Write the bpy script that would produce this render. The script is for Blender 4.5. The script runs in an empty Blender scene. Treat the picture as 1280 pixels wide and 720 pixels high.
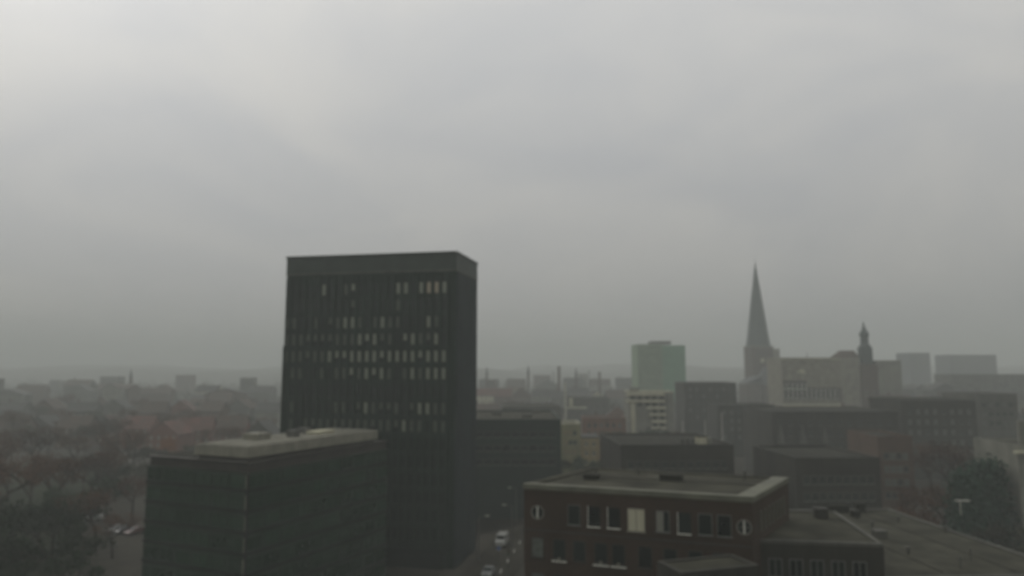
import bpy, bmesh, math, random
from mathutils import Vector, Matrix
rnd = random.Random(11)
S = bpy.context.scene
COL = S.collection
PI = math.pi
R = math.radians

# ------------------------------------------------------------------ camera
H = 36.0
F = 900.0                       # focal length in pixels of a 1280 wide frame
TH = math.atan(100 / F)         # pitched up so that the horizon sits 100 px under the centre
cam = bpy.data.cameras.new('camera')
cam.sensor_width = 36
cam.lens = 36 * F / 1280
cam.clip_start = 0.5
cam.clip_end = 9000
cam.dof.use_dof = True          # the webcam is focused on the wet air right in front of it
cam.dof.focus_distance = 4.0
cam.dof.aperture_fstop = 1.1
co = bpy.data.objects.new('camera', cam)
co.location = (0, 0, H)
co.rotation_euler = (PI / 2 + TH, 0, 0)
COL.objects.link(co)
S.camera = co


def at(px, py, D):
    """the point at depth D that the lens shows at pixel px, py of the 1280x720 frame"""
    u, v = (px - 640) / F, (360 - py) / F
    dy = math.cos(TH) - v * math.sin(TH)
    dz = math.sin(TH) + v * math.cos(TH)
    return Vector((u / dy * D, D, H + dz / dy * D))


def gx(px, D):
    return (px - 640) / F * D * 1.006


# ------------------------------------------------------------------ materials
def nt(name):
    m = bpy.data.materials.new(name)
    m.use_nodes = True
    t = m.node_tree
    return m, t, t.nodes, t.links, t.nodes['Principled BSDF']


def mat(name, c, rough=0.8, var=0.35, scale=0.4, spec=0.3, streak=0.0, c2=None, bump=0.0, metal=0.0):
    """a weathered surface: base colour broken up by two noises, with vertical run marks where asked"""
    m, t, n, l, p = nt(name)
    tc = n.new('ShaderNodeTexCoord')
    n1 = n.new('ShaderNodeTexNoise'); n1.inputs['Scale'].default_value = scale; n1.inputs['Detail'].default_value = 6
    l.new(tc.outputs['Object'], n1.inputs['Vector'])
    mx = n.new('ShaderNodeMix'); mx.data_type = 'RGBA'
    a = tuple(max(0, v * (1 - var)) for v in c) + (1,)
    b = tuple(min(1, v * (1 + var)) for v in (c2 or c)) + (1,)
    mx.inputs['A'].default_value = a; mx.inputs['B'].default_value = b
    cr = n.new('ShaderNodeMapRange'); cr.inputs['From Min'].default_value = 0.3; cr.inputs['From Max'].default_value = 0.7
    l.new(n1.outputs['Fac'], cr.inputs['Value'])
    l.new(cr.outputs[0], mx.inputs['Factor'])
    out = mx.outputs['Result']
    if streak:
        mp = n.new('ShaderNodeMapping'); mp.inputs['Scale'].default_value = (1.6, 1.6, 0.08)
        l.new(tc.outputs['Object'], mp.inputs['Vector'])
        n2 = n.new('ShaderNodeTexNoise'); n2.inputs['Scale'].default_value = 1.0; n2.inputs['Detail'].default_value = 5
        l.new(mp.outputs[0], n2.inputs['Vector'])
        r2 = n.new('ShaderNodeMapRange'); r2.inputs['From Min'].default_value = 0.45; r2.inputs['From Max'].default_value = 0.75
        r2.inputs['To Max'].default_value = streak
        l.new(n2.outputs['Fac'], r2.inputs['Value'])
        m2 = n.new('ShaderNodeMix'); m2.data_type = 'RGBA'
        m2.inputs['B'].default_value = tuple(v * 0.35 for v in c) + (1,)
        l.new(out, m2.inputs['A']); l.new(r2.outputs[0], m2.inputs['Factor'])
        out = m2.outputs['Result']
    l.new(out, p.inputs['Base Color'])
    p.inputs['Roughness'].default_value = rough
    p.inputs['Specular IOR Level'].default_value = spec
    p.inputs['Metallic'].default_value = metal
    if bump:
        bp = n.new('ShaderNodeBump'); bp.inputs['Strength'].default_value = bump
        l.new(n1.outputs['Fac'], bp.inputs['Height']); l.new(bp.outputs[0], p.inputs['Normal'])
    return m


def brick_mat(name, c1, c2, mortar):
    m, t, n, l, p = nt(name)
    tc = n.new('ShaderNodeTexCoord'); sp = n.new('ShaderNodeSeparateXYZ'); cb = n.new('ShaderNodeCombineXYZ')
    ad = n.new('ShaderNodeMath'); ad.operation = 'ADD'
    l.new(tc.outputs['Object'], sp.inputs[0]); l.new(sp.outputs[0], ad.inputs[0]); l.new(sp.outputs[1], ad.inputs[1])
    l.new(ad.outputs[0], cb.inputs[0]); l.new(sp.outputs[2], cb.inputs[1])
    b = n.new('ShaderNodeTexBrick'); b.inputs['Scale'].default_value = 3.2
    b.inputs['Color1'].default_value = (*c1, 1); b.inputs['Color2'].default_value = (*c2, 1); b.inputs['Mortar'].default_value = (*mortar, 1)
    b.inputs['Mortar Size'].default_value = 0.012
    l.new(cb.outputs[0], b.inputs['Vector'])
    ns = n.new('ShaderNodeTexNoise'); ns.inputs['Scale'].default_value = 0.22; ns.inputs['Detail'].default_value = 7
    l.new(tc.outputs['Object'], ns.inputs['Vector'])
    mr = n.new('ShaderNodeMapRange'); mr.inputs['To Min'].default_value = 0.5; mr.inputs['To Max'].default_value = 1.5
    l.new(ns.outputs['Fac'], mr.inputs['Value'])
    mu = n.new('ShaderNodeVectorMath'); mu.operation = 'SCALE'
    l.new(b.outputs['Color'], mu.inputs[0]); l.new(mr.outputs[0], mu.inputs['Scale'])
    l.new(mu.outputs[0], p.inputs['Base Color'])
    p.inputs['Roughness'].default_value = 0.85; p.inputs['Specular IOR Level'].default_value = 0.2
    return m


def tile_mat(name, c, c2):
    """roof tiles: courses down the slope, blotched with moss"""
    m, t, n, l, p = nt(name)
    tc = n.new('ShaderNodeTexCoord')
    w = n.new('ShaderNodeTexWave'); w.wave_type = 'BANDS'; w.bands_direction = 'Z'; w.inputs['Scale'].default_value = 1.6; w.inputs['Distortion'].default_value = 0.6
    l.new(tc.outputs['Object'], w.inputs['Vector'])
    ns = n.new('ShaderNodeTexNoise'); ns.inputs['Scale'].default_value = 0.35; ns.inputs['Detail'].default_value = 6
    l.new(tc.outputs['Object'], ns.inputs['Vector'])
    mr = n.new('ShaderNodeMapRange'); mr.inputs['From Min'].default_value = .35; mr.inputs['From Max'].default_value = .65
    l.new(ns.outputs['Fac'], mr.inputs['Value'])
    mx = n.new('ShaderNodeMix'); mx.data_type = 'RGBA'; mx.inputs['A'].default_value = (*c, 1); mx.inputs['B'].default_value = (*c2, 1)
    l.new(mr.outputs[0], mx.inputs['Factor'])
    m2 = n.new('ShaderNodeMix'); m2.data_type = 'RGBA'; m2.blend_type = 'MULTIPLY'; m2.inputs['Factor'].default_value = 0.5
    l.new(mx.outputs['Result'], m2.inputs['A']); l.new(w.outputs['Color'], m2.inputs['B'])
    l.new(m2.outputs['Result'], p.inputs['Base Color'])
    p.inputs['Roughness'].default_value = 0.75; p.inputs['Specular IOR Level'].default_value = 0.3
    return m


def glass_mat(name, c, rough=0.12):
    m, t, n, l, p = nt(name)
    tc = n.new('ShaderNodeTexCoord'); oi = n.new('ShaderNodeObjectInfo')
    ns = n.new('ShaderNodeTexNoise'); ns.inputs['Scale'].default_value = 1.3
    l.new(tc.outputs['Object'], ns.inputs['Vector'])
    ad = n.new('ShaderNodeMath'); ad.operation = 'ADD'
    l.new(ns.outputs['Fac'], ad.inputs[0]); l.new(oi.outputs['Random'], ad.inputs[1])
    mr = n.new('ShaderNodeMapRange'); mr.inputs['From Max'].default_value = 1.6; mr.inputs['To Min'].default_value = 0.4; mr.inputs['To Max'].default_value = 1.7
    l.new(ad.outputs[0], mr.inputs['Value'])
    mu = n.new('ShaderNodeVectorMath'); mu.operation = 'SCALE'; mu.inputs[0].default_value = c
    l.new(mr.outputs[0], mu.inputs['Scale']); l.new(mu.outputs[0], p.inputs['Base Color'])
    p.inputs['Roughness'].default_value = rough; p.inputs['Specular IOR Level'].default_value = 0.4
    return m


def lit_mat(name, c, e):
    m, t, n, l, p = nt(name)
    tc = n.new('ShaderNodeTexCoord'); ns = n.new('ShaderNodeTexNoise'); ns.inputs['Scale'].default_value = 1.1
    l.new(tc.outputs['Object'], ns.inputs['Vector'])
    mr = n.new('ShaderNodeMapRange'); mr.inputs['To Min'].default_value = e * 0.3; mr.inputs['To Max'].default_value = e * 1.5
    l.new(ns.outputs['Fac'], mr.inputs['Value'])
    p.inputs['Base Color'].default_value = (*c, 1)
    p.inputs['Emission Color'].default_value = (1, 0.86, 0.62, 1)
    l.new(mr.outputs[0], p.inputs['Emission Strength'])
    return m


def leaf_mat(name, c, c2):
    m, t, n, l, p = nt(name)
    g = n.new('ShaderNodeTexCoord'); ns = n.new('ShaderNodeTexNoise'); ns.inputs['Scale'].default_value = 0.9; ns.inputs['Detail'].default_value = 4
    l.new(g.outputs['Object'], ns.inputs['Vector'])
    mr = n.new('ShaderNodeMapRange'); mr.inputs['From Min'].default_value = .35; mr.inputs['From Max'].default_value = .65
    l.new(ns.outputs['Fac'], mr.inputs['Value'])
    mx = n.new('ShaderNodeMix'); mx.data_type = 'RGBA'; mx.inputs['A'].default_value = (*c, 1); mx.inputs['B'].default_value = (*c2, 1)
    l.new(mr.outputs[0], mx.inputs['Factor']); l.new(mx.outputs['Result'], p.inputs['Base Color'])
    p.inputs['Roughness'].default_value = 0.8; p.inputs['Specular IOR Level'].default_value = 0.15
    return m


M = dict(
    tower_wall=mat('tower_cladding', (0.008, 0.020, 0.012), 0.6, 0.4, 0.15, 0.25, streak=0.4),
    tower_side=mat('tower_gable_concrete', (0.024, 0.034, 0.034), 0.7, 0.25, 0.2, 0.25, streak=0.5),
    tower_top=mat('tower_top_hazed', (0.034, 0.045, 0.036), 0.6, 0.25, 0.3, 0.3),  # paler than the facade: haze around the tower top is put into this colour
    pale_line=mat('pale_coping', (0.075, 0.08, 0.066), 0.7, 0.3, 0.6),
    dark_glass=glass_mat('dark_glass', (0.012, 0.016, 0.014)),
    green_glass=glass_mat('green_glass', (0.014, 0.029, 0.018), 0.22),
    blind=mat('pale_blind', (0.20, 0.215, 0.17), 0.7, 0.3, 2.0),
    blind_dim=mat('grey_blind', (0.075, 0.085, 0.07), 0.7, 0.4, 2.0),
    warm_room=lit_mat('lamp_lit_room', (0.16, 0.14, 0.1), 0.055),
    green_panel=mat('green_panel', (0.016, 0.031, 0.019), 0.45, 0.3, 0.3, 0.3, streak=0.3),
    dark_slab=mat('dark_floor_band', (0.007, 0.009, 0.007), 0.7, 0.3, 0.5),
    frame_white=mat('white_paint', (0.46, 0.465, 0.40), 0.5, 0.12, 1.0),
    frame_grey=mat('grey_frame', (0.10, 0.105, 0.09), 0.5, 0.2, 1.0),
    attic=mat('brown_grey_attic', (0.045, 0.042, 0.035), 0.8, 0.3, 0.3, streak=0.3),
    roof_pale=mat('pale_gravel_roof', (0.135, 0.132, 0.105), 0.9, 0.3, 0.5, 0.2),
    fascia_pale=mat('pale_fascia', (0.19, 0.185, 0.145), 0.8, 0.2, 0.5, streak=0.4),
    roof_grey=mat('grey_bitumen_roof', (0.040, 0.039, 0.029), 0.92, 0.5, 0.35, 0.08),
    roof_dark=mat('dark_bitumen_roof', (0.026, 0.026, 0.02), 0.92, 0.35, 0.3, 0.08),
    coping=mat('light_coping', (0.10, 0.102, 0.074), 0.7, 0.25, 0.5),
    brick_dark=brick_mat('dark_red_brick', (0.052, 0.034, 0.023), (0.036, 0.025, 0.017), (0.04, 0.034, 0.027)),
    brick_red=brick_mat('red_brick', (0.16, 0.058, 0.04), (0.11, 0.042, 0.03), (0.12, 0.1, 0.08)),
    brick_brown=brick_mat('brown_brick', (0.09, 0.055, 0.038), (0.065, 0.042, 0.03), (0.09, 0.08, 0.065)),
    dark_green=mat('dark_green_facade', (0.012, 0.026, 0.018), 0.6, 0.3, 0.2, streak=0.3),
    dark_grey=mat('dark_grey_render', (0.028, 0.027, 0.020), 0.8, 0.35, 0.2, streak=0.4),
    mid_grey=mat('grey_render', (0.075, 0.075, 0.062), 0.8, 0.3, 0.2, streak=0.4),
    pale_grey=mat('pale_grey_render', (0.17, 0.17, 0.14), 0.8, 0.25, 0.2, streak=0.4),
    blue_grey=mat('blue_grey_cladding', (0.035, 0.045, 0.05), 0.6, 0.2, 0.2),
    cream=mat('cream_render', (0.40, 0.385, 0.28), 0.8, 0.2, 0.2, streak=0.4),
    yellow=mat('ochre_render', (0.21, 0.165, 0.075), 0.8, 0.2, 0.2, streak=0.4),
    yellow_green=mat('yellow_green_render', (0.17, 0.165, 0.085), 0.8, 0.2, 0.2, streak=0.4),
    terracotta=mat('terracotta_render', (0.13, 0.07, 0.045), 0.8, 0.3, 0.2, streak=0.4),
    green_pale=mat('pale_green_cladding', (0.125, 0.20, 0.10), 0.6, 0.2, 0.2, streak=0.3),
    green_mid=mat('sea_green_cladding', (0.065, 0.19, 0.10), 0.6, 0.2, 0.2, streak=0.3),
    copper=mat('green_copper', (0.03, 0.045, 0.042), 0.6, 0.25, 0.4),
    slate=mat('slate', (0.03, 0.034, 0.036), 0.55, 0.35, 0.5),
    church_brick=brick_mat('church_brick', (0.075, 0.05, 0.036), (0.055, 0.04, 0.03), (0.07, 0.06, 0.05)),
    stone=mat('sandstone', (0.2, 0.19, 0.15), 0.85, 0.25, 0.4, streak=0.5),
    tile_red=tile_mat('red_roof_tiles', (0.12, 0.042, 0.028), (0.07, 0.034, 0.023)),
    tile_brown=tile_mat('brown_roof_tiles', (0.075, 0.045, 0.03), (0.045, 0.035, 0.024)),
    tile_grey=tile_mat('grey_roof_tiles', (0.05, 0.048, 0.042), (0.035, 0.036, 0.03)),
    steel=mat('dull_steel', (0.12, 0.12, 0.11), 0.45, 0.2, 1.0, metal=0.6),
    steel_white=mat('white_painted_steel', (0.33, 0.33, 0.28), 0.5, 0.12, 1.0),
    rubber=mat('black_rubber', (0.012, 0.012, 0.012), 0.8, 0.2, 3.0),
    car_dark=mat('dark_car_paint', (0.02, 0.022, 0.026), 0.25, 0.1, 1.0, 0.5),
    car_grey=mat('grey_car_paint', (0.12, 0.125, 0.12), 0.3, 0.1, 1.0, 0.5),
    car_white=mat('white_car_paint', (0.25, 0.255, 0.235), 0.35, 0.08, 1.0, 0.5),
    car_red=mat('red_car_paint', (0.06, 0.012, 0.01), 0.3, 0.1, 1.0, 0.5),
    lamp=mat('lamp_glass', (0.5, 0.5, 0.42), 0.4, 0.1, 1.0),
    sign_blue=mat('blue_sign_face', (0.02, 0.06, 0.2), 0.5, 0.1, 1.0),
    ground=mat('city_ground', (0.020, 0.019, 0.014), 0.95, 0.4, 0.05, 0.1, c2=(0.028, 0.024, 0.017)),
    asphalt=mat('wet_asphalt', (0.030, 0.027, 0.020), 0.9, 0.3, 0.3, 0.08),
    pavement=mat('paving_slabs', (0.045, 0.041, 0.032), 0.9, 0.25, 0.6, 0.1),
    marking=mat('road_paint', (0.5, 0.5, 0.45), 0.7, 0.3, 1.5),
    lawn=mat('winter_lawn', (0.012, 0.019, 0.009), 0.95, 0.4, 0.12, 0.05, c2=(0.017, 0.021, 0.010)),
    bark=mat('bark', (0.035, 0.028, 0.022), 0.9, 0.35, 2.0, 0.1, bump=0.3),
    leaf_brown=leaf_mat('rusty_leaves', (0.046, 0.02, 0.010), (0.066, 0.03, 0.015)),
    leaf_dark=leaf_mat('dark_green_leaves', (0.010, 0.021, 0.009), (0.02, 0.034, 0.014)),
    leaf_olive=leaf_mat('olive_leaves', (0.028, 0.030, 0.016), (0.04, 0.04, 0.022)),
    leaf_orange=leaf_mat('orange_leaves', (0.19, 0.07, 0.028), (0.24, 0.1, 0.035)),
    needle=leaf_mat('dark_needles', (0.012, 0.034, 0.02), (0.02, 0.046, 0.026)),
)


# ------------------------------------------------------------------ mesh helpers
class MB:
    def __init__(s):
        s.v, s.f, s.m = [], [], []

    def poly(s, pts, faces, mi=0):
        b = len(s.v)
        s.v += [tuple(p) for p in pts]
        for f in faces:
            s.f.append([b + i for i in f]); s.m.append(mi)
        return s

    def box(s, x0, x1, y0, y1, z0, z1, mi=0):
        p = [(x0, y0, z0), (x1, y0, z0), (x1, y1, z0), (x0, y1, z0), (x0, y0, z1), (x1, y0, z1), (x1, y1, z1), (x0, y1, z1)]
        return s.poly(p, [(0, 3, 2, 1), (4, 5, 6, 7), (0, 1, 5, 4), (1, 2, 6, 5), (2, 3, 7, 6), (3, 0, 4, 7)], mi)

    def lathe(s, prof, n=12, mi=0, cx=0, cy=0, rot=0):
        b = []
        for r, z in prof:
            for k in range(n):
                a = rot + 2 * PI * k / n
                b.append((cx + r * math.cos(a), cy + r * math.sin(a), z))
        fs = []
        for i in range(len(prof) - 1):
            for k in range(n):
                k2 = (k + 1) % n
                fs.append((i * n + k, i * n + k2, (i + 1) * n + k2, (i + 1) * n + k))
        fs.append(tuple(range(n - 1, -1, -1)))
        fs.append(tuple((len(prof) - 1) * n + k for k in range(n)))
        return s.poly(b, fs, mi)

    def tube(s, a, b, r0, r1=None, n=6, mi=0):
        a, b = Vector(a), Vector(b)
        r1 = r0 if r1 is None else r1
        d = (b - a).normalized()
        u = d.orthogonal().normalized(); w = d.cross(u)
        pts = []
        for p, r in ((a, r0), (b, r1)):
            for k in range(n):
                t = 2 * PI * k / n
                pts.append(p + u * (r * math.cos(t)) + w * (r * math.sin(t)))
        fs = [(k, (k + 1) % n, n + (k + 1) % n, n + k) for k in range(n)]
        fs += [tuple(range(n - 1, -1, -1)), tuple(range(n, 2 * n))]
        return s.poly(pts, fs, mi)

    def ring(s, r0, r1, y0, y1, cz, n=24, mi=0):
        """a round frame lying in the xz plane"""
        pts = []
        for k in range(n):
            a = 2 * PI * k / n
            c, d = math.cos(a), math.sin(a)
            pts += [(r0 * c, y0, cz + r0 * d), (r1 * c, y0, cz + r1 * d), (r1 * c, y1, cz + r1 * d), (r0 * c, y1, cz + r0 * d)]
        fs = []
        for k in range(n):
            a, b = 4 * k, 4 * ((k + 1) % n)
            for i in range(4):
                j = (i + 1) % 4
                fs.append((a + i, a + j, b + j, b + i))
        return s.poly(pts, fs, mi)

    def mesh(s, name, mats):
        me = bpy.data.meshes.new(name)
        me.from_pydata(s.v, [], s.f)
        for m in mats if isinstance(mats, (list, tuple)) else [mats]:
            me.materials.append(m)
        if any(s.m):
            me.polygons.foreach_set('material_index', s.m)
        bm = bmesh.new(); bm.from_mesh(me)
        bmesh.ops.recalc_face_normals(bm, faces=bm.faces)
        bm.to_mesh(me); bm.free()
        me.update()
        return me

    def build(s, name, mats, parent=None):
        return put(name, s.mesh(name, mats), parent)


def put(name, me, parent=None, loc=(0, 0, 0), rz=0, sc=None):
    o = bpy.data.objects.new(name, me)
    COL.objects.link(o)
    o.parent = parent
    o.location = loc
    o.rotation_euler = (0, 0, rz)
    if sc:
        o.scale = sc
    return o


def thing(name, label, cat, loc=(0, 0, 0), rz=0, group=None):
    o = put(name, None, None, loc, rz)
    o['label'] = label; o['category'] = cat
    if group:
        o['group'] = group
    return o


def structure(o, kind='structure'):
    o['kind'] = kind
    return o


def copy_tree(o, parent=None):
    c = o.copy(); COL.objects.link(c); c.parent = parent
    for ch in list(o.children):
        copy_tree(ch, c)
    return c


# window meshes: origin at the bottom centre of the opening, wall plane at y = 0, outward is -y
def win_frame(w, h, t=0.07, d=0.06, bars=(1, 0), sill=True):
    b = MB()
    b.box(-w / 2, -w / 2 + t, -d, 0.02, 0, h); b.box(w / 2 - t, w / 2, -d, 0.02, 0, h)
    b.box(-w / 2 + t, w / 2 - t, -d, 0.02, 0, t); b.box(-w / 2 + t, w / 2 - t, -d, 0.02, h - t, h)
    for k in range(bars[0]):
        x = -w / 2 + w * (k + 1) / (bars[0] + 1)
        b.box(x - t / 2, x + t / 2, -d + 0.004, 0.018, t, h - t)
    for k in range(bars[1]):
        z = h * (k + 1) / (bars[1] + 1)
        b.box(-w / 2 + t, w / 2 - t, -d + 0.008, 0.016, z - t / 2, z + t / 2)
    if sill:
        b.box(-w / 2 - 0.1, w / 2 + 0.1, -d - 0.1, 0.02, -0.08, -0.003)
    return b


def win_pane(w, h, t=0.07):
    return MB().box(-w / 2 + t * 0.6, w / 2 - t * 0.6, -0.02, 0.03, t * 0.6, h - t * 0.6)


def simple_window(name, w, h, frame, pane, bars=(1, 0)):
    """a far window: frame and pane in one mesh"""
    b = win_frame(w, h, 0.09, 0.06, bars)
    n = len(b.f)
    b.box(-w / 2 + 0.05, w / 2 - 0.05, -0.02, 0.03, 0.05, h - 0.05, 1)
    return b.mesh(name, [frame, pane])


def face_point(face, t, z, L, W):
    """a point on a wall of the L x W box: front (y=0), right (x=L), left (x=0), with the rotation that turns a window outwards"""
    if face == 'front':
        return (t, 0, z), 0
    if face == 'right':
        return (L, t, z), PI / 2
    if face == 'left':
        return (0, W - t, z), -PI / 2
    return (L - t, W, z), PI


def flat_block(e, L, W, Ht, wall, roof, parapet=0.6, th=0.35, cop=None):
    """walls, flat roof and parapet of a block building whose front left corner is the origin"""
    MB().box(0, L, 0, W, 0, Ht).build('wall', wall, e)
    MB().box(th, L - th, th, W - th, Ht + 0.01, Ht + 0.12).build('roof', roof, e)
    b = MB()
    b.box(0, L, 0, th, Ht, Ht + parapet); b.box(0, L, W - th, W, Ht, Ht + parapet)
    b.box(0, th, th, W - th, Ht, Ht + parapet); b.box(L - th, L, th, W - th, Ht, Ht + parapet)
    b.build('parapet', cop or wall, e)


def grid_windows(e, face, L, W, zs, n, me_list, margin=1.5, skip=()):
    span = L if face in ('front', 'back') else W
    out = []
    for z in zs:
        for k in range(n):
            if (k, z) in skip:
                continue
            t = margin + (span - 2 * margin) * (k + 0.5) / n
            p, rz = face_point(face, t, z, L, W)
            out.append(put('window', rnd.choice(me_list), e, p, rz))
    return out


def roof_unit(e, x, y, z, a, b, h, m, name='vent_unit'):
    t = MB().box(-a / 2, a / 2, -b / 2, b / 2, 0, h)
    t.box(-a / 2 - 0.08, a / 2 + 0.08, -b / 2 - 0.08, b / 2 + 0.08, h, h + 0.1)
    return put(name, t.mesh(name, m), e, (x, y, z))


def heading(a, b):
    return math.atan2(b[1] - a[1], b[0] - a[0])


# ------------------------------------------------------------------ ground, roads, park
g = MB().poly([(-4200, -200, 0), (4200, -200, 0), (4200, 4600, 0), (-4200, 4600, 0)], [(0, 1, 2, 3)]).build('ground', M['ground'])
structure(g)


def sheet(name, pts, z, m):
    n = len(pts)
    return structure(MB().poly([(x, y, z) for x, y in pts], [tuple(range(n))]).build(name, m))


def ribbon(name, path, w, z, m):
    pts = []
    P = [Vector(p) for p in path]
    for i, p in enumerate(P):
        d = (P[min(i + 1, len(P) - 1)] - P[max(i - 1, 0)]).normalized()
        nrm = Vector((-d.y, d.x))
        pts.append((p + nrm * w / 2, p - nrm * w / 2))
    vs, fs = [], []
    for a, b in pts:
        vs += [(a.x, a.y, z), (b.x, b.y, z)]
    for i in range(len(pts) - 1):
        fs.append((2 * i, 2 * i + 1, 2 * i + 3, 2 * i + 2))
    return structure(MB().poly(vs, fs).build(name, m))


# street between the tower and the brick building
ST = [(-14, 60), (-9, 100), (-4.5, 128), (1.5, 158), (13, 172), (60, 178), (150, 186)]
ribbon('pavement', ST, 17, 0.12, M['pavement'])
ribbon('road', ST, 9.5, 0.004 + 0.126, M['asphalt'])
for side in (-1, 1):
    P = [Vector(p) for p in ST]
    off = []
    for i, p in enumerate(P):
        d = (P[min(i + 1, len(P) - 1)] - P[max(i - 1, 0)]).normalized()
        off.append(p + Vector((-d.y, d.x)) * side * 4.85)
    ribbon('kerb', [(q.x, q.y) for q in off], 0.3, 0.24, M['pavement'])
mk = MB()
for k in range(14):
    t = k / 13
    x = -14 + (1.5 + 14) * t; y = 62 + 92 * t
    mk.poly([(x - .08, y - 1.4, .134), (x + .08, y - 1.4, .134), (x + .28, y + 1.4, .134), (x + .12, y + 1.4, .134)], [(0, 1, 2, 3)])
structure(mk.build('lane_markings', M['marking']))
# road in the park on the other side
RD = [(-54, 84), (-63, 108), (-71, 128), (-80, 150), (-93, 178), (-112, 222), (-150, 300)]
ribbon('park_path', RD, 7, 0.008, M['asphalt'])
sheet('lawn', [(-190, 70), (-62, 70), (-84, 140), (-118, 215), (-150, 280), (-260, 280)], 0.006, M['lawn'])
sheet('forecourt', [(-66, 118), (-54, 118), (-60, 168), (-82, 168), (-79, 150)], 0.012, M['asphalt'])

# ------------------------------------------------------------------ the dark tower
A = at(570, 314, 134); B = at(360, 320, 141)
rz = heading((B.x, B.y), (A.x, A.y))
TL = math.hypot(A.x - B.x, A.y - B.y); TW = 15.5; TZ = A.z
tw = thing('office_tower', 'tall dark office tower with rows of narrow upright windows, some with pale blinds', 'office tower', (B.x, B.y, 0), rz)
fl = 21.35 / F * 135.5 * 1.003
MB().box(0, TL, 0, TW, 0, TZ - fl * 1.12).build('wall', M['tower_wall'], tw)
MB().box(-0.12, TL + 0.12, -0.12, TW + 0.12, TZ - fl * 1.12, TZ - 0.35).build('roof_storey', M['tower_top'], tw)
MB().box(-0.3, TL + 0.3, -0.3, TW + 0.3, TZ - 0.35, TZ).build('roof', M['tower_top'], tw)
MB().box(-0.22, TL + 0.22, -0.22, TW + 0.22, TZ - fl * 1.12 - 0.12, TZ - fl * 1.12 + 0.16).build('cornice', M['pale_line'], tw)
sd = MB().box(TL, TL + 0.25, 0.4, TW - 0.4, 0, TZ - fl * 1.2)
for k in range(7):
    y = 1.2 + k * 2.1
    sd.box(TL + 0.2, TL + 0.42, y, y + 0.5, 0.2, TZ - fl * 1.25)
sd.build('gable_cladding', M['tower_side'], tw)
NB = 22
bay = 9.27 / 210 * TL
x0 = (362 - 360) / 210 * TL
lat = MB()
for k in range(NB + 1):
    xx = x0 + (k - 0.5) * bay
    lat.box(max(0.02, xx - 0.32), max(0.3, xx + 0.32), -0.30, 0.0, 3.6, TZ - fl * 1.35)
zc0 = TZ - fl * 2.1                       # middle of the top window row
rows = [zc0 - fl * i for i in range(16) if zc0 - fl * i > 4.5]
for zc in rows:
    lat.box(0.03, x0 + bay * (NB - 0.5), -0.22, 0.0, zc - fl * 0.5 - 0.42, zc - fl * 0.5 + 0.36)
lat.build('facade_lattice', M['tower_wall'], tw)
MB().box(-1.8, -0.02, 2.5, 10, 0, at(350, 432, 142).z).build('stair_wing', M['tower_wall'], tw)
PALE = {0: {5: 1, 8: 0, 9: 1, 15: 1, 16: 1, 18: 2, 19: 3, 20: 3, 21: 2}, 1: {9: 0, 15: 0},
        2: {6: 0, 7: 0, 8: 1, 9: 1, 12: 0, 13: 1, 19: 1, 20: 0},
        3: {**{k: 0 for k in range(9)}, 9: 0, 10: 1, 11: 1, 12: 1, 13: 0, 16: 1, 17: 1, 19: 0, 20: 1},
        4: {**{k: 0 for k in range(6)}, **{k: 1 for k in range(6, 22)}},
        5: {7: 0, 8: 0, 9: 1, 10: 0, 11: 1, 12: 1, 13: 1, 16: 0, 17: 1, 18: 0, 19: 1, 20: 1, 21: 1},
        7: {10: 0, 11: 1, 12: 0, 13: 0, 14: 0, 15: 0, 17: 0, 18: 1, 19: 1, 20: 0, 21: 0},
        8: {**{k: 0 for k in range(4, 16)}, 16: 1}}
ww, wh = 0.70, 2.05
pane_me = {}
for kind, m in ((0, 'blind_dim'), (1, 'blind'), (2, 'blind'), (3, 'warm_room')):
    for full in (0, 1):
        b = MB()
        hh = wh if full else wh * 0.62
        b.box(-ww / 2, ww / 2, -0.05, 0.02, wh - hh, wh, 0)
        if not full:
            b.box(-ww / 2, ww / 2, -0.04, 0.02, 0, wh - hh, 1)
        pane_me[kind, full] = b.mesh('window', [M[m], M['dark_glass']])
rest = MB()
cnt = 0
for i, zc in enumerate(rows):
    for k in range(NB):
        kd = PALE.get(i, {}).get(k)
        if kd is None:
            dim = i in (2, 3, 5, 7, 8) and rnd.random() < 0.4
            rest.box(x0 + k * bay - ww / 2, x0 + k * bay + ww / 2, -0.05, 0.02, zc - wh / 2, zc + wh / 2, 1 if dim else 0)
        else:
            cnt += 1
            put('window', pane_me[kd, 1 if rnd.random() < 0.7 else 0], tw, (x0 + k * bay, 0, zc - wh / 2))
ro = rest.build('window', [M['dark_glass'], M['blind_dim']], tw)
ro['kind'] = 'stuff'; ro['label'] = 'dark windows, blinds up or barely visible'
# entrance storey
MB().box(2, TL - 2, -0.5, -0.02, 0, 3.2).build('entrance_glazing', M['dark_glass'], tw)
MB().box(TL * .4, TL * .6, -3.2, -0.52, 3.3, 3.7).build('entrance_canopy', M['tower_top'], tw)
roof_unit(tw, TL * .55, TW * .6, TZ, 6, 5, 0.9, M['tower_top'], 'lift_housing')

# ------------------------------------------------------------------ green glass office at the lower left
Cn = at(310, 592, 97)
ux, uy = 0.42, 0.9075
rzR = math.atan2(uy, ux)                      # the right hand face runs along this
GL, GW = 32.0, 19.0                            # GL along the right face, GW along the left face
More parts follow.
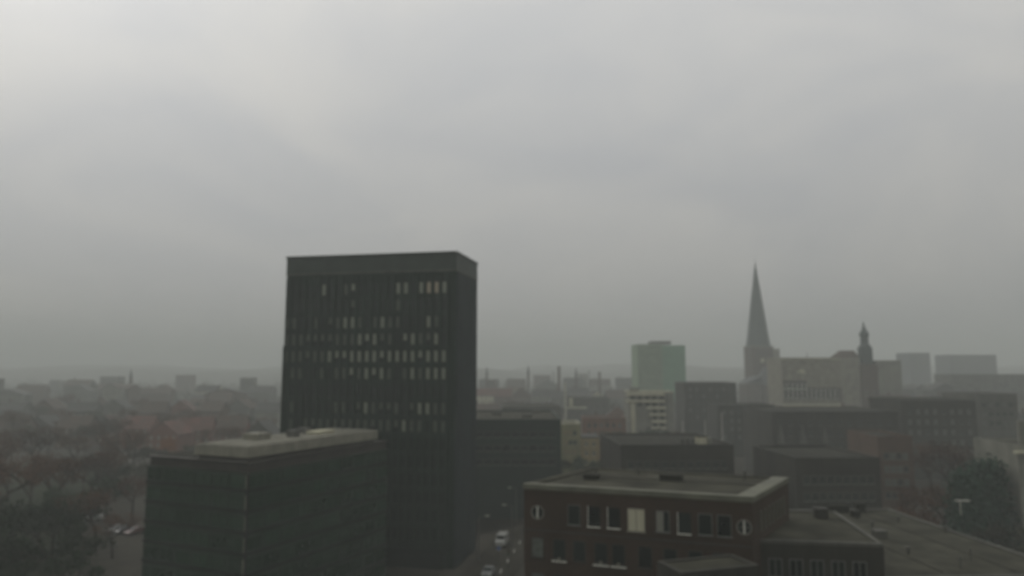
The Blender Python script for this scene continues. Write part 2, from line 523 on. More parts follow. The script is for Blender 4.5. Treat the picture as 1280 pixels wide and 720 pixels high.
# local frame: x along the left face towards the near corner, y away from us
gz = Cn.z
gl = thing('office_block', 'green glass office block with dark floor bands and a pale penthouse on its roof', 'office building',
           (Cn.x - uy * GW, Cn.y + ux * GW, 0), rzR - PI / 2)
MB().box(0, GW, 0, GL, 0, gz).build('wall', M['green_panel'], gl)
att = MB().box(0.25, GW - 0.25, 0.25, GL - 0.25, gz + 0.02, gz + 1.25)
att.build('attic_storey', M['attic'], gl)
MB().box(-0.15, GW + 0.15, -0.15, GL + 0.15, gz + 1.25, gz + 1.4).build('eaves', M['attic'], gl)
fh = 25.0 / F * 97
nfl = int(gz / fh)
slab = MB()
for i in range(nfl):
    z = gz - fh * (i + 1) + 0.35
    slab.box(-0.16, GW + 0.16, -0.16, 0.0, z, z + 0.26)
    slab.box(GW, GW + 0.16, 0, GL + 0.16, z, z + 0.26)
slab.build('floor_band', M['dark_slab'], gl)
cw = MB().box(GW - 0.12, GW + 0.2, -0.2, 0.12, 0, gz)
cw.build('corner_post', M['dark_slab'], gl)
for i in range(nfl):
    zt = gz - fh * i
    MB().box(GW - 0.10, GW + 0.03, -0.26, -0.2, zt - fh + 0.75, zt - 0.12).build('corner_trim', M['fascia_pale'], gl)
gw_h = fh - 0.95
meF = win_frame(2.85, gw_h, 0.09, 0.05, (1, 0), False).mesh('window', M['green_panel'])
meP = win_pane(2.85, gw_h, 0.09).mesh('pane', M['green_glass'])
low = MB()
for face, n, span in (('left', 6, GW), ('right', 10, GL)):
    for i in range(nfl):
        z = gz - fh * (i + 1) + 0.75
        for k in range(n):
            t = (k + 0.5) * span / n
            if face == 'left':
                p, r = (t, 0, z), 0
            else:
                p, r = (GW, t, z), PI / 2
            if i < 6:
                w = put('window', meF, gl, p, r)
                put('pane', meP, w)
            elif r == 0:
                low.box(t - 1.35, t + 1.35, -0.05, 0.03, z, z + gw_h)
            else:
                low.box(GW - 0.03, GW + 0.05, t - 1.35, t + 1.35, z, z + gw_h)
lo = low.build('window', M['green_glass'], gl); lo['kind'] = 'stuff'
# penthouse
pz = gz + 1.4
px0 = 8.6
MB().box(px0, GW - 1.2, 1.2, GL - 2.5, pz + 0.0, pz + 0.5).build('penthouse_base', M['attic'], gl)
MB().box(px0 - 0.3, GW - 0.7, 0.7, GL - 2.0, pz + 0.5, pz + 1.9).build('penthouse_fascia', M['fascia_pale'], gl)
MB().box(px0 + 0.1, GW - 1.1, 1.1, GL - 2.4, pz + 1.9, pz + 2.0).build('roof', M['roof_pale'], gl)
MB().box(0.6, px0 - 0.8, 1.0, GL - 2.0, pz, pz + 0.1).build('roof_terrace', M['roof_dark'], gl)
roof_unit(gl, 11.6, 9, pz + 2.0, 2.6, 3.0, 0.75, M['fascia_pale'])
roof_unit(gl, 14.0, 14, pz + 2.0, 1.4, 1.4, 0.9, M['steel'])
roof_unit(gl, 14.3, 20, pz + 2.0, 2.2, 4.0, 0.4, M['cream'])
roof_unit(gl, 11.0, 20, pz + 2.0, 1.6, 1.6, 0.7, M['steel'])
roof_unit(gl, 4.4, 6, pz + 0.1, 1.6, 1.2, 0.7, M['fascia_pale'])
for x, y in ((13.2, 8), (15.5, 24)):
    MB().tube((x, y, pz + 2), (x, y, pz + 3.6), 0.06).build('vent_pipe', M['steel'], gl)

# ------------------------------------------------------------------ brick building with round windows
Bc = at(940, 621, 66); Bl = at(655, 601, 73.5)
Bz = Bc.z
brz = heading((Bl.x, Bl.y), (Bc.x, Bc.y))
BL = math.hypot(Bc.x - Bl.x, Bc.y - Bl.y); BW = 13.5
SHR = 0.228                       # its right flank runs off at an obtuse angle
bb = thing('brick_building', 'dark brick building with round windows at both ends of its top storey', 'brick building', (Bl.x, Bl.y, 0), brz)


def shear(b):
    b.v = [(x + SHR * max(0, y), y, z) for x, y, z in b.v]
    return b


shear(MB().box(0, BL, 0, BW, 0, Bz - 0.5)).build('wall', M['brick_dark'], bb)
shear(MB().box(1.3, BL - 1.3, 1.0, BW - 1.0, Bz - 0.49, Bz - 0.12)).build('roof', M['roof_grey'], bb)
cp = MB()
cp.box(-0.12, BL + 0.12, -0.12, 0.75, Bz - 0.5, Bz)
cp.box(BL - 1.45, BL + 0.12, 0.75, BW + 0.12, Bz - 0.5, Bz)
rk = MB()
rk.box(-0.12, 0.9, 0.75, BW + 0.12, Bz - 0.5, Bz - 0.03)
rk.box(0.9, BL - 1.45, BW - 0.7, BW + 0.12, Bz - 0.5, Bz - 0.03)
shear(rk).build('rear_kerb', M['roof_grey'], bb)
shear(cp).build('coping', M['coping'], bb)
MB().box(-0.04, BL + 0.04, -0.05, 0.0, Bz - 4.45, Bz - 4.3).build('string_course', M['attic'], bb)
ppm = F / 70.0


def bx(px):
    """distance along the brick front that shows at pixel column px"""
    # intersect the view ray with the facade line
    u = (px - 640) / F * 1.006
    dx, dy = Bc.x - Bl.x, Bc.y - Bl.y
    t = (u * Bl.y - Bl.x) / (dx - u * dy)
    return t * BL


wz = Bz - 3.65
rw, rh = 1.25, 1.9
frm = {}
frm['full'] = win_frame(rw, rh, 0.07, 0.06, (0, 0)).mesh('window', M['frame_grey'])
frm['dark'] = win_frame(rw, rh, 0.07, 0.06, (0, 0)).mesh('window', M['attic'])
el = MB(); el.box(-rw / 2, -rw / 2 + .07, -.06, .02, 0, rh); el.box(-rw / 2 - .05, rw / 2, -.16, .02, -.1, 0)
frm['ell'] = el.mesh('window', M['frame_white'])
pm = {k: win_pane(rw, rh).mesh('pane', M[k]) for k in ('dark_glass', 'blind', 'blind_dim')}
big = win_frame(1.65, 2.1, 0.07, 0.06, (1, 0)).mesh('window', M['fascia_pale'])
bigp = win_pane(1.65, 2.1).mesh('pane', M['cream'])
for px, kind in ((715, 'full'), (739, 'ell'), (763, 'ell'), (790, 'big'), (822, 'half'), (848, 'ell'), (873, 'full'), (896, 'full')):
    x = bx(px)
    if kind == 'big':
        w = put('window', big, bb, (x, 0, wz - .15)); w['label'] = 'wide window with pale curtains drawn'
        put('pane', bigp, w)
    elif kind == 'half':
        w = put('window', frm['full'], bb, (x, 0, wz))
        put('pane', pm['dark_glass'], w)
        put('curtain', MB().box(-rw / 2 + .08, 0.08, -.05, -.022, .08, rh - .08).mesh('curtain', M['pale_grey']), w)
    else:
        w = put('window', frm[kind], bb, (x, 0, wz))
        put('pane', pm['dark_glass'], w)
for px in (671, 920):
    x = bx(px)
    b = MB().ring(0.57, 0.68, -0.08, 0.03, 0)
    w = put('round_window', b.mesh('round_window', M['pale_grey']), bb, (x, 0, wz + 0.95))
    put('pane', MB().ring(0.01, 0.57, -0.03, 0.02, 0).mesh('pane', M['dark_glass']), w)
    put('mullion', MB().box(-.08, .08, -.07, .0, -.55, .55).mesh('mullion', M['frame_white']), w)
    if px == 920:
        put('transom', MB().box(-.5, .5, -.06, .0, -.04, .04).mesh('transom', M['frame_grey']), w)
for z0 in (wz - 3.35, wz - 6.7):
    for px in (671, 697, 721, 747, 768, 800, 830, 860, 890):
        w = put('window', frm['dark'], bb, (bx(px), 0, z0))
        put('pane', pm['blind_dim' if px == 671 else 'dark_glass'], w)
        if z0 > wz - 4 and px in (697, 747, 768):
            put('sill', MB().box(-.75, .75, -.3, .0, -.2, -.1).mesh('sill', M['frame_white']), w)
            put('flower_box', MB().box(-.12, .12, -.28, -.06, -.1, .2).mesh('flower_box', M['fascia_pale']), w)
# side face towards the right: white framed slit windows
sl = win_frame(0.5, 1.8, 0.12, 0.1, (0, 0), False).mesh('window', M['coping'])
slp = win_pane(0.5, 1.8).mesh('pane', M['dark_glass'])
for k in range(7):
    w = put('window', sl, bb, (BL + SHR * (2.6 + k * 1.45), 2.6 + k * 1.45, wz + 0.2), PI / 2 - math.atan(SHR))
    put('pane', slp, w)
roof_unit(bb, BL * .62, 8, Bz - .12, 2.2, 1.6, 0.5, M['roof_dark'])
for x, y, h_ in ((5, 9.5, .5), (9.5, 10.5, .7), (14.2, 9.8, .5), (20.5, 10.8, .8)):
    put('vent_pipe', MB().lathe([(.12, 0), (.12, h_), (.2, h_), (.2, h_ + .12)], 10).mesh('vent_pipe', M['mid_grey']), bb, (x, y, Bz - .12))
MB().box(2, 23, 7.4, 7.48, Bz - .12, Bz - .02).build('cable_duct', M['mid_grey'], bb)
roof_unit(bb, BL * .25, 6, Bz - .12, 1.4, 1.4, 0.4, M['roof_dark'])

# ------------------------------------------------------------------ lower flat roofs at the lower right
def block_px(name, label, cat, pxl, pxr, ptop, D, W, wall, roof, turn=0.0, zs=None, n=6, wsize=(1.2, 1.6), side=None, nside=4, par=0.6, cop=None, frame='frame_grey', panes=('dark_glass', 'blind_dim'), group=None, margin=1.2, bars=(1, 0)):
    """a block whose front shows between two pixel columns with its top at a pixel row"""
    xl, xr = gx(pxl, D), gx(pxr, D)
    z = at(640, ptop, D).z
    L = (xr - xl) / math.cos(turn)
    e = thing(name, label, cat, (xl, D, 0), turn, group)
    flat_block(e, L, W, z - par, wall, roof, par, 0.35, cop)
    if zs is None:
        zs = [z - par - 2.9 - 3.3 * i for i in range(int(min(5, (z - 3) // 3.3)))]
    ms = [simple_window('window', wsize[0], wsize[1], M[frame], M[p], bars) for p in panes]
    grid_windows(e, 'front', L, W, zs, n, ms, margin)
    if side:
        grid_windows(e, side, L, W, zs, nside, ms, margin)
    return e, L, z


w1, L1, z1 = block_px('flat_roofed_annex', 'low annex with a broad bare grey flat roof beside the brick building', 'annex', 927, 1075, 674, 68, 15, M['dark_grey'], M['roof_grey'], R(-9), n=5, par=0.3, cop=M['mid_grey'], panes=('dark_glass',))
roof_unit(w1, L1 * .8, 12, z1 - .18, 1.2, 1.2, 0.9, M['dark_grey'], 'vent_cowl')
w2, L2, z2 = block_px('flat_roofed_hall', 'wide hall with a large grey flat roof and a mast at its far edge', 'hall', 1082, 1335, 722, 67, 31, M['dark_grey'], M['roof_grey'], R(3), n=8, par=0.35, cop=M['mid_grey'])
for x, y, a, b, h in ((9, 16, 1.2, 1.2, .7), (11.5, 30, 2.4, .9, .8), (14.5, 30.0, 1.0, .9, 1.1), (12.2, 27, 0.9, .9, .7), (6, 26, 2, 2, .3)):
    roof_unit(w2, x, y, z2 - .2, a, b, h, rnd.choice([M['mid_grey'], M['roof_dark']]))
hx = gx(1201, 95) - gx(1082, 67)
for x, y in ((3, 12), (5, 17), (8, 9), (11, 21), (16, 24), (18, 18), (4.5, 24)):
    put('roof_vent', MB().lathe([(.16, 0), (.16, .45), (.28, .45), (.24, .65), (.05, .7)], 10).mesh('roof_vent', M['mid_grey']), w2, (x, y, z2 - .23))
MB().box(1, 1.12, 2, 28, z2 - .23, z2 - .1).build('cable_duct', M['mid_grey'], w2)
MB().box(7, 7.1, 2, 28, z2 - .23, z2 - .17).build('roof_seam', M['roof_dark'], w2)
MB().box(14, 14.1, 2, 28, z2 - .23, z2 - .17).build('roof_seam', M['roof_dark'], w2)
mp = MB().tube((hx, 27.5, z2 - .2), (hx, 27.5, z2 + 1.5), 0.07)
mp.build('mast', M['steel_white'], w2)
MB().box(hx - .6, hx + 1.3, 27.3, 27.7, z2 + 1.5, z2 + 1.62).build('floodlight_bar', M['steel_white'], w2)
MB().tube((12.6, 6, z2 - .2), (12.6, 6, z2 + .9), 0.12).build('vent_pipe', M['mid_grey'], w2)
MB().tube((9.6, 3.2, z2 - .2), (9.6, 3.2, z2 + .9), 0.12).build('vent_pipe', M['mid_grey'], w2)
# canopy roof in front of the brick building
w3, L3, z3 = block_px('porch_block', 'pale roofed low block jutting out in front of the brick building', 'annex', 842, 948, 716, 57, 3.6, M['dark_grey'], M['roof_grey'], R(18), n=3, par=0.25, cop=M['dark_grey'])

# ------------------------------------------------------------------ middle distance blocks
dg, Ld, zd = block_px('office_block', 'long dark green block just behind the tower, with a grey flat roof', 'office building', 500, 700, 524, 178, 38, M['dark_green'], M['roof_grey'], R(0), n=17, wsize=(1.7, 1.5), frame='frame_grey', panes=('dark_glass',), side='right', nside=10, zs=[19.2 - 3.3 * i for i in range(3)])
for x, y in ((Ld - 8, 12), (Ld - 16, 20), (Ld - 5, 30)):
    roof_unit(dg, x, y, zd - .4, 2.5, 2, .8, M['mid_grey'])
yl, Ly, zy = block_px('apartment_house', 'ochre and yellow green apartment house behind the brick building', 'apartment house', 699, 724, 528, 250, 11, M['yellow_green'], M['roof_grey'], R(4), n=3, wsize=(1.2, 1.5), zs=[13.2 - 3.2 * i for i in range(4)], panes=('dark_glass', 'yellow'), cop=M['cream'])
MB().box(Ly + 0.01, Ly + 6.4, -0.6, 10, 0, zy - 5.2).build('lower_wing', M['yellow'], yl)
MB().box(Ly + 0.01, Ly + 6.7, -0.9, 10.2, zy - 5.2, zy - 4.8).build('wing_roof', M['tile_grey'], yl)
lm = simple_window('window', 1.1, 1.5, M['cream'], M['dark_glass'])
for k in range(2):
    for i in range(3):
        put('window', lm, yl, (Ly + 1.8 + k * 2.6, -0.6, zy - 8 - 3.1 * i))
tc, Lt, zt = block_px('terracotta_house', 'dull reddish brown flat block right of the ochre apartment house', 'house', 727, 779, 522, 285, 14, M['terracotta'], M['tile_brown'], R(-3), n=6, zs=[13 - 3.2 * i for i in range(4)])
grey1, Lg1, zg1 = block_px('office_block', 'dark flat roofed block with a small pale cabin on its roof', 'office building', 772, 912, 556, 150, 26, M['dark_grey'], M['roof_dark'], R(2), n=12, zs=[15.5 - 3.3 * i for i in range(4)], par=0.5, panes=('dark_glass',))
cbx = gx(869, 154) - gx(772, 150)
cb = MB().box(cbx, cbx + 1.9, 4, 6.5, zg1 - .35, zg1 + 1.15)
cb.build('roof_cabin', M['cream'], grey1)
MB().box(cbx - .2, cbx + 2.1, 3.8, 6.7, zg1 + 1.15, zg1 + 1.3).build('cabin_roof', M['roof_dark'], grey1)
MB().box(cbx + 2.2, cbx + 3.0, 4.2, 6, zg1 - .35, zg1 + .95).build('vent_unit', M['pale_grey'], grey1)
for k, hh in enumerate((.7, .9, .6)):
    MB().box(cbx - 1.2 - k * 1.1, cbx - .6 - k * 1.1, 4.4, 5.6, zg1 - .35, zg1 + hh).build('vent_unit', M['mid_grey'], grey1)
rl = MB()
for k in range(12):
    xx = cbx - 9.5 + k * .8
    rl.box(xx, xx + .06, 4.0, 4.06, zg1 - .35, zg1 + .75)
rl.box(cbx - 9.5, cbx - .3, 3.98, 4.08, zg1 + .7, zg1 + .8)
rl.build('roof_railing', M['steel'], grey1)

# slim white masts and gable strips between the roofs
for px, y0, y1, D, nm, lb in ((876.5, 560, 527, 205, 'flagpole', 'shorter white flagpole standing right above the pale roof cabin'),
                              (897, 560, 518, 205, 'flagpole', 'tallest white flagpole, right of the pale roof cabin'),
                              (849, 560, 528, 205, 'flagpole', 'white flagpole with a thick foot, left of the pale roof cabin')):
    e = thing(nm, lb, 'flagpole', (gx(px, D), D, 0), 0, 'white flagpoles beyond the dark flat roof')
    zt_ = at(px, y1, D).z
    MB().lathe([(0.3, 0), (0.26, 2), (0.2, zt_ * .6), (0.13, zt_)], 10).build('pole', M['steel_white'], e)
    MB().lathe([(0.05, zt_), (0.2, zt_ + .15), (0.05, zt_ + .35)], 10).build('finial', M['steel_white'], e)
    MB().box(-.5, .5, -.5, .5, 0, .4).build('base', M['mid_grey'], e)

# cream building with balcony bands
cr, Lc, zc_ = block_px('apartment_house', 'cream apartment house with bright balcony bands below the pale green high-rise', 'apartment house', 784, 839, 489, 300, 14, M['pale_grey'], M['roof_pale'], R(0), zs=[], n=0, par=.4, cop=M['cream'])
for i, (a, b) in enumerate(((-1.2, 14.5), (-1.2, 14.5), (7, 15), (8, 15), (9, 15), (9, 15))):
    zz = zc_ - 1.1 - 2.75 * i
    bl = MB().box(a, b, -1.3, -0.02, zz - .65, zz + .35)
    bl.build('balcony', M['cream'], cr)
    if i < 5:
        for k in range(5):
            xx = 1.4 + k * 3
            if xx > a + 1 and xx < b - .8:
                put('window', simple_window('window', 1.6, 1.5, M['frame_grey'], M['dark_glass']), cr, (xx, 0, zz - 2.3))
MB().box(0.6, 2.3, -1.0, -0.01, 0, zc_ - 5).build('stair_shaft', M['cream'], cr)
MB().box(Lc - 3.2, Lc - 0.4, -0.9, -0.01, 0, zc_ - 1.0).build('lift_shaft', M['pale_grey'], cr)
roof_unit(cr, 3, 5, zc_ - .3, 3.5, 3, 1.6, M['pale_grey'])

# pale green high-rise
Dg = 620
xl, xc, xr = gx(795, Dg), gx(826, Dg), gx(855, Dg)
zg = at(640, 431, Dg).z
gt = thing('high_rise', 'pale green high-rise with a plant room on its roof, half lost in fog', 'high-rise', (xl, Dg, 0), 0)
L_ = xc - xl
MB().box(0, L_, 0, 30, 0, zg).build('wall', M['green_pale'], gt)
MB().box(L_ + .01, xr - xl, 1.5, 28, 0, zg - .4).build('stair_tower', M['green_mid'], gt)
MB().box(-.2, L_ + .2, -.2, 30.2, zg, zg + .5).build('roof', M['green_pale'], gt)
MB().box(L_ * .6, L_ * 1.4, 4, 18, zg + .5, zg + 3.4).build('plant_room', M['mid_grey'], gt)
wm = [simple_window('window', 2.2, 1.5, M['green_pale'], M[p]) for p in ('dark_glass', 'blind_dim')]
grid_windows(gt, 'front', L_, 30, [zg - 3 - 3.1 * i for i in range(12)], 7, wm, .8)

# ------------------------------------------------------------------ town hall with cream front
th, Lh, zh = block_px('town_hall', 'broad cream fronted town hall with two rows of tall windows between the spires', 'town hall', 973, 1046, 447, 380, 22, M['stone'], M['roof_pale'], R(0), zs=[], n=0, par=1.0, cop=M['fascia_pale'])
def tall_window(w, h):
    b = win_frame(w, h, 0.2, 0.25, (0, 0), True)
    n = len(b.f)
    b.box(-w / 2 + .2, w / 2 - .2, -.04, .03, .2, h - .2, 1)
    return b.mesh('window', [M['frame_white'], M['dark_slab']])


MB().box(.3, Lh - .3, -.06, -.003, at(640, 500.5, 380).z, at(640, 484.5, 380).z).build('window_band', M['dark_grey'], th)
MB().box(.3, 12.6, -.06, -.003, at(640, 484, 380).z, at(640, 476, 380).z).build('window_band', M['dark_grey'], th)
t1 = tall_window(1.9, 2.9)
t2 = tall_window(1.9, 5.2)
for k in range(5):
    put('window', t1, th, (1.6 + k * 2.45, -.06, at(640, 486, 380).z))
for k in range(12):
    put('window', t2, th, (1.6 + k * 2.45, -.06, at(640, 499, 380).z))
MB().box(-.3, Lh + .3, -.9, -.01, at(640, 510, 380).z, at(640, 505.5, 380).z).build('balcony', M['cream'], th)
MB().box(-.3, Lh + .3, -.5, -.01, zh - 1.2, zh - .7).build('cornice', M['cream'], th)
MB().poly([(7.5, -.3, zh - 8), (13, -.3, zh - 8), (10.2, -.3, zh - 5.6), (7.5, .2, zh - 8), (13, .2, zh - 8), (10.2, .2, zh - 5.6)], [(0, 1, 2), (5, 4, 3), (0, 3, 4, 1), (1, 4, 5, 2), (2, 5, 3, 0)]).build('pediment', M['cream'], th)
MB().tube((16, 6, zh), (16, 6, zh + 3), .25, .1).build('vent_pipe', M['steel'], th)

# ------------------------------------------------------------------ big church spire
Ds = 620
sx = gx(945, Ds)
ch = thing('church', 'brick church with the tallest needle spire, green grey and fading into fog', 'church', (sx, Ds, 0), 0)
zb = at(640, 434, Ds).z; ztip = at(640, 328, Ds).z
hw = 9.4
MB().box(-hw, hw, -hw, hw, 0, zb).build('tower', M['church_brick'], ch)
MB().box(-hw - .5, hw + .5, -hw - .5, hw + .5, zb, zb + .8).build('cornice', M['stone'], ch)
hs = ztip - zb - .8
prof = [(hw * 1.03, 0), (hw * .9, .1), (hw * .76, .25), (hw * .6, .42), (hw * .42, .6), (hw * .24, .78), (hw * .1, .92), (.2, 1.0)]
MB().lathe([(r * 1.06, zb + .8 + hs * t) for r, t in prof], 8, rot=PI / 8).build('spire', M['copper'], ch)
sp = MB().tube((0, 0, ztip - 1), (0, 0, ztip + 3.5), .18, .1); sp.tube((-1, 0, ztip + 2.3), (1, 0, ztip + 2.3), .12)
sp.build('cross', M['steel'], ch)
for k in range(3):
    put('louvre_window', simple_window('louvre_window', 1.6, 5, M['stone'], M['dark_glass'], (0, 3)), ch, (-3.6 + k * 3.6, -hw, zb - 8))
MB().lathe([(1.7, -.2), (1.7, .2)], 20).mesh('x', M['cream'])
ck = MB().ring(.05, 1.8, -.25, .0, 0, 24).mesh('clock_face', M['cream'])
put('clock_face', ck, ch, (0, -hw, zb - 11.5))
MB().box(hw + .02, hw + 7, -5, 5, 0, at(640, 437, Ds).z).build('side_turret', M['stone'], ch)
MB().box(hw - .2, hw + 7.3, -5.3, 5.3, at(640, 437, Ds).z, at(640, 437, Ds).z + .6).build('turret_roof', M['fascia_pale'], ch)
# nave: long gabled hall in front / right
nz, ez = at(640, 459, Ds).z, 22
nv = MB().poly([(-8, -34, 0), (15, -34, 0), (15, -7.2, 0), (-8, -7.2, 0), (-8, -34, ez), (15, -34, ez), (15, -7.2, ez), (-8, -7.2, ez)],
               [(0, 1, 5, 4), (1, 2, 6, 5), (2, 3, 7, 6), (3, 0, 4, 7), (4, 5, 6, 7)])
nv.build('nave', M['church_brick'], ch)
MB().poly([(-9, -34.6, ez), (16, -34.6, ez), (16, -7.2, ez), (-9, -7.2, ez), (-4, -22, nz), (11, -22, nz)],
          [(0, 1, 5, 4), (2, 3, 4, 5), (1, 2, 5), (3, 0, 4), (0, 3, 2, 1)]).build('roof', M['slate'], ch)
for k in range(5):
    put('window', simple_window('window', 1.8, 9, M['stone'], M['dark_glass'], (1, 3)), ch, (-5 + k * 4.2, -34, 7))
ai = MB().box(-20, -8.3, -30, -6, 0, at(640, 470, Ds).z - 6)
ai.build('aisle', M['church_brick'], ch)
MB().poly([(-20.5, -30.5, 24), (-8.05, -30.5, 24), (-8.05, -6, 24), (-20.5, -6, 24), (-8.05, -30.5, 30), (-8.05, -6, 30)],
          [(0, 1, 4), (3, 5, 2), (0, 4, 5, 3), (1, 2, 5, 4), (0, 3, 2, 1)]).build('aisle_roof', M['slate'], ch)

# ------------------------------------------------------------------ second turret
Dt = 430
tx = gx(1077, Dt)
tt = thing('clock_turret', 'small lantern turret with a pointed cap, right of the cream town hall', 'turret', (tx, Dt, 0), 0)
Z = lambda y: at(640, y, Dt).z
MB().box(-5, 5, -4, 4, 0, Z(455)).build('base', M['church_brick'], tt)
MB().box(-3.0, 3.0, -3.0, 3.0, Z(455), Z(434)).build('tower', M['copper'], tt)
MB().lathe([(3.4, Z(434)), (3.2, Z(432)), (2.3, Z(430)), (2.2, Z(421)), (2.9, Z(419)), (2.4, Z(415.5)), (1.3, Z(412)), (.7, Z(408)), (.15, Z(402))], 10).build('lantern', M['copper'], tt)
MB().box(-17, -5.02, -3, 9, 0, Z(447)).build('wing', M['stone'], tt)
MB().poly([(-17.3, -3.3, Z(447)), (-5.03, -3.3, Z(447)), (-5.03, 9, Z(447)), (-17.3, 9, Z(447)), (-14, 3, Z(438)), (-5.03, 3, Z(438))],
          [(0, 1, 5, 4), (2, 3, 4, 5), (1, 2, 5), (3, 0, 4), (0, 3, 2, 1)]).build('roof', M['tile_brown'], tt)
for k in range(2):
    put('window', simple_window('window', 1.2, 3.2, M['cream'], M['dark_glass'], (0, 1)), tt, (-2.2 + k * 4.2, -4, Z(495)))
MB().box(5.02, 20, -2, 8, 0, Z(452)).build('wing', M['pale_grey'], tt)
MB().box(4.9, 20.3, -2.3, 8.3, Z(452), Z(450.5)).build('eaves', M['fascia_pale'], tt)

# ------------------------------------------------------------------ more blocks on the right
dk, Lk, zk = block_px('office_block', 'dark block with pale stair cowls on its roof, before the cream town hall', 'office building', 958, 1112, 514, 230, 30, M['dark_grey'], M['roof_dark'], R(-1), n=12, zs=[18 - 3.3 * i for i in range(4)], par=.5, panes=('dark_glass',))
for px in (973, 1000, 1027):
    xx = gx(px, 226) - gx(958, 230)
    MB().lathe([(1.0, 12.6), (.9, 14.5), (.5, 16.2), (.2, 17.8)], 8, cx=xx, cy=-.9).build('pale_cowl', M['mid_grey'], dk)
block_px('far_high_rise', 'narrow blue grey high-rise faint in the fog beyond the turret', 'high-rise', 1131, 1157, 441, 900, 30, M['blue_grey'], M['roof_grey'], 0, n=5, zs=[52 - 4.2 * i for i in range(5)], wsize=(3.2, 2.0), panes=('dark_glass',))
block_px('far_high_rise', 'wide flat topped blue grey slab block faint in the fog', 'high-rise', 1180, 1239, 443.5, 920, 30, M['blue_grey'], M['roof_grey'], 0, n=12, zs=[49 - 4.2 * i for i in range(5)], wsize=(3.2, 2.0), panes=('dark_glass',))
block_px('far_office', 'long low grey office under the blue grey slab block', 'office building', 1184, 1292, 468, 540, 24, M['mid_grey'], M['roof_grey'], 0, n=14, zs=[26 - 3.4 * i for i in range(4)], wsize=(2.2, 1.6))
block_px('office_block', 'tall brown grey block standing before the far high-rises', 'office building', 1118, 1212, 500, 238, 20, M['dark_grey'], M['roof_dark'], R(2), n=8, zs=[21 - 3.3 * i for i in range(5)], panes=('dark_glass', 'blind_dim'))
block_px('office_block', 'pale grey block between the brown grey block and the frame edge', 'office building', 1211, 1262, 492, 262, 20, M['mid_grey'], M['roof_grey'], R(2), n=5, zs=[22 - 3.3 * i for i in range(5)], wsize=(1.6, 1.6))
pb, Lpb, zpb = block_px('balcony_house', 'pale balcony house behind the flat roofed hall', 'apartment house', 1256, 1340, 556, 142, 14, M['pale_grey'], M['roof_grey'], R(-2), n=4, zs=[14.5 - 3.1 * i for i in range(4)], wsize=(1.6, 1.6))
MB().box(-.8, 8, -1.2, -.02, zpb - 1.6, zpb - 1.1).build('balcony', M['cream'], pb)
MB().box(2.2, 3.2, 2, 3, zpb, zpb + 4.5).build('chimney', M['pale_grey'], pb)
MB().box(6.0, 7.0, 3, 4, zpb, zpb + 4.0).build('chimney', M['pale_grey'], pb)
block_px('corner_house', 'dark house with two reddish storeys behind the flat roofed annex', 'house', 1086, 1128, 545, 178, 18, M['brick_brown'], M['roof_dark'], R(-3), n=4, zs=[14 - 3.1 * i for i in range(4)])
block_px('low_office', 'low dark office with a light roof edge behind the dark flat roofed annex', 'office building', 985, 1090, 572, 140, 22, M['dark_grey'], M['roof_dark'], R(2), n=9, zs=[14 - 3.1 * i for i in range(4)], panes=('dark_glass',))
block_px('office_block', 'plain dark grey block left of the church, under the needle spire', 'office building', 852, 916, 478, 350, 20, M['dark_grey'], M['mid_grey'], R(0), n=7, zs=[25 - 3.3 * i for i in range(5)], cop=M['mid_grey'])
block_px('office_block', 'broad dusky block in front of the brick church', 'office building', 892, 962, 506, 300, 18, M['dark_grey'], M['roof_dark'], R(-2), n=7, zs=[17 - 3.3 * i for i in range(4)])
block_px('flat_roofed_school', 'long low grey building with a pale roof behind the long dark green block', 'school', 628, 700, 508, 300, 26, M['mid_grey'], M['roof_grey'], R(3), n=9, zs=[15 - 3.3 * i for i in range(3)])
wg, Lwg, zwg = block_px('workshop', 'grey workshop with a bright white gable sign wall by the cream apartment house', 'workshop', 708, 760, 497, 420, 20, M['mid_grey'], M['roof_grey'], R(0), n=6, zs=[13 - 3.3 * i for i in range(3)])
MB().box(1, 3.2, -.5, -.02, zwg - 4.6, zwg - .2).build('gable_panel', M['cream'], wg)
MB().box(-.5, 11, -.4, -.02, zwg - 6.2, zwg - 5.2).build('eaves_board', M['cream'], wg)
MB().tube((-1.2, 0, 0), (-1.2, 0, at(640, 478, 420).z), .5, .35, 8).build('chimney', M['cream'], wg)

# ------------------------------------------------------------------ houses
ORD = ['first', 'second', 'third', 'fourth', 'fifth', 'sixth', 'seventh', 'eighth', 'ninth', 'tenth', 'eleventh', 'twelfth', 'thirteenth', 'fourteenth', 'fifteenth', 'sixteenth', 'seventeenth', 'eighteenth', 'nineteenth', 'twentieth', 'twenty-first', 'twenty-second', 'twenty-third', 'twenty-fourth']
house_win = {p: simple_window('window', 1.1, 1.4, M['cream'], M[p], (1, 0)) for p in ('dark_glass', 'blind_dim')}
HOUSES = []


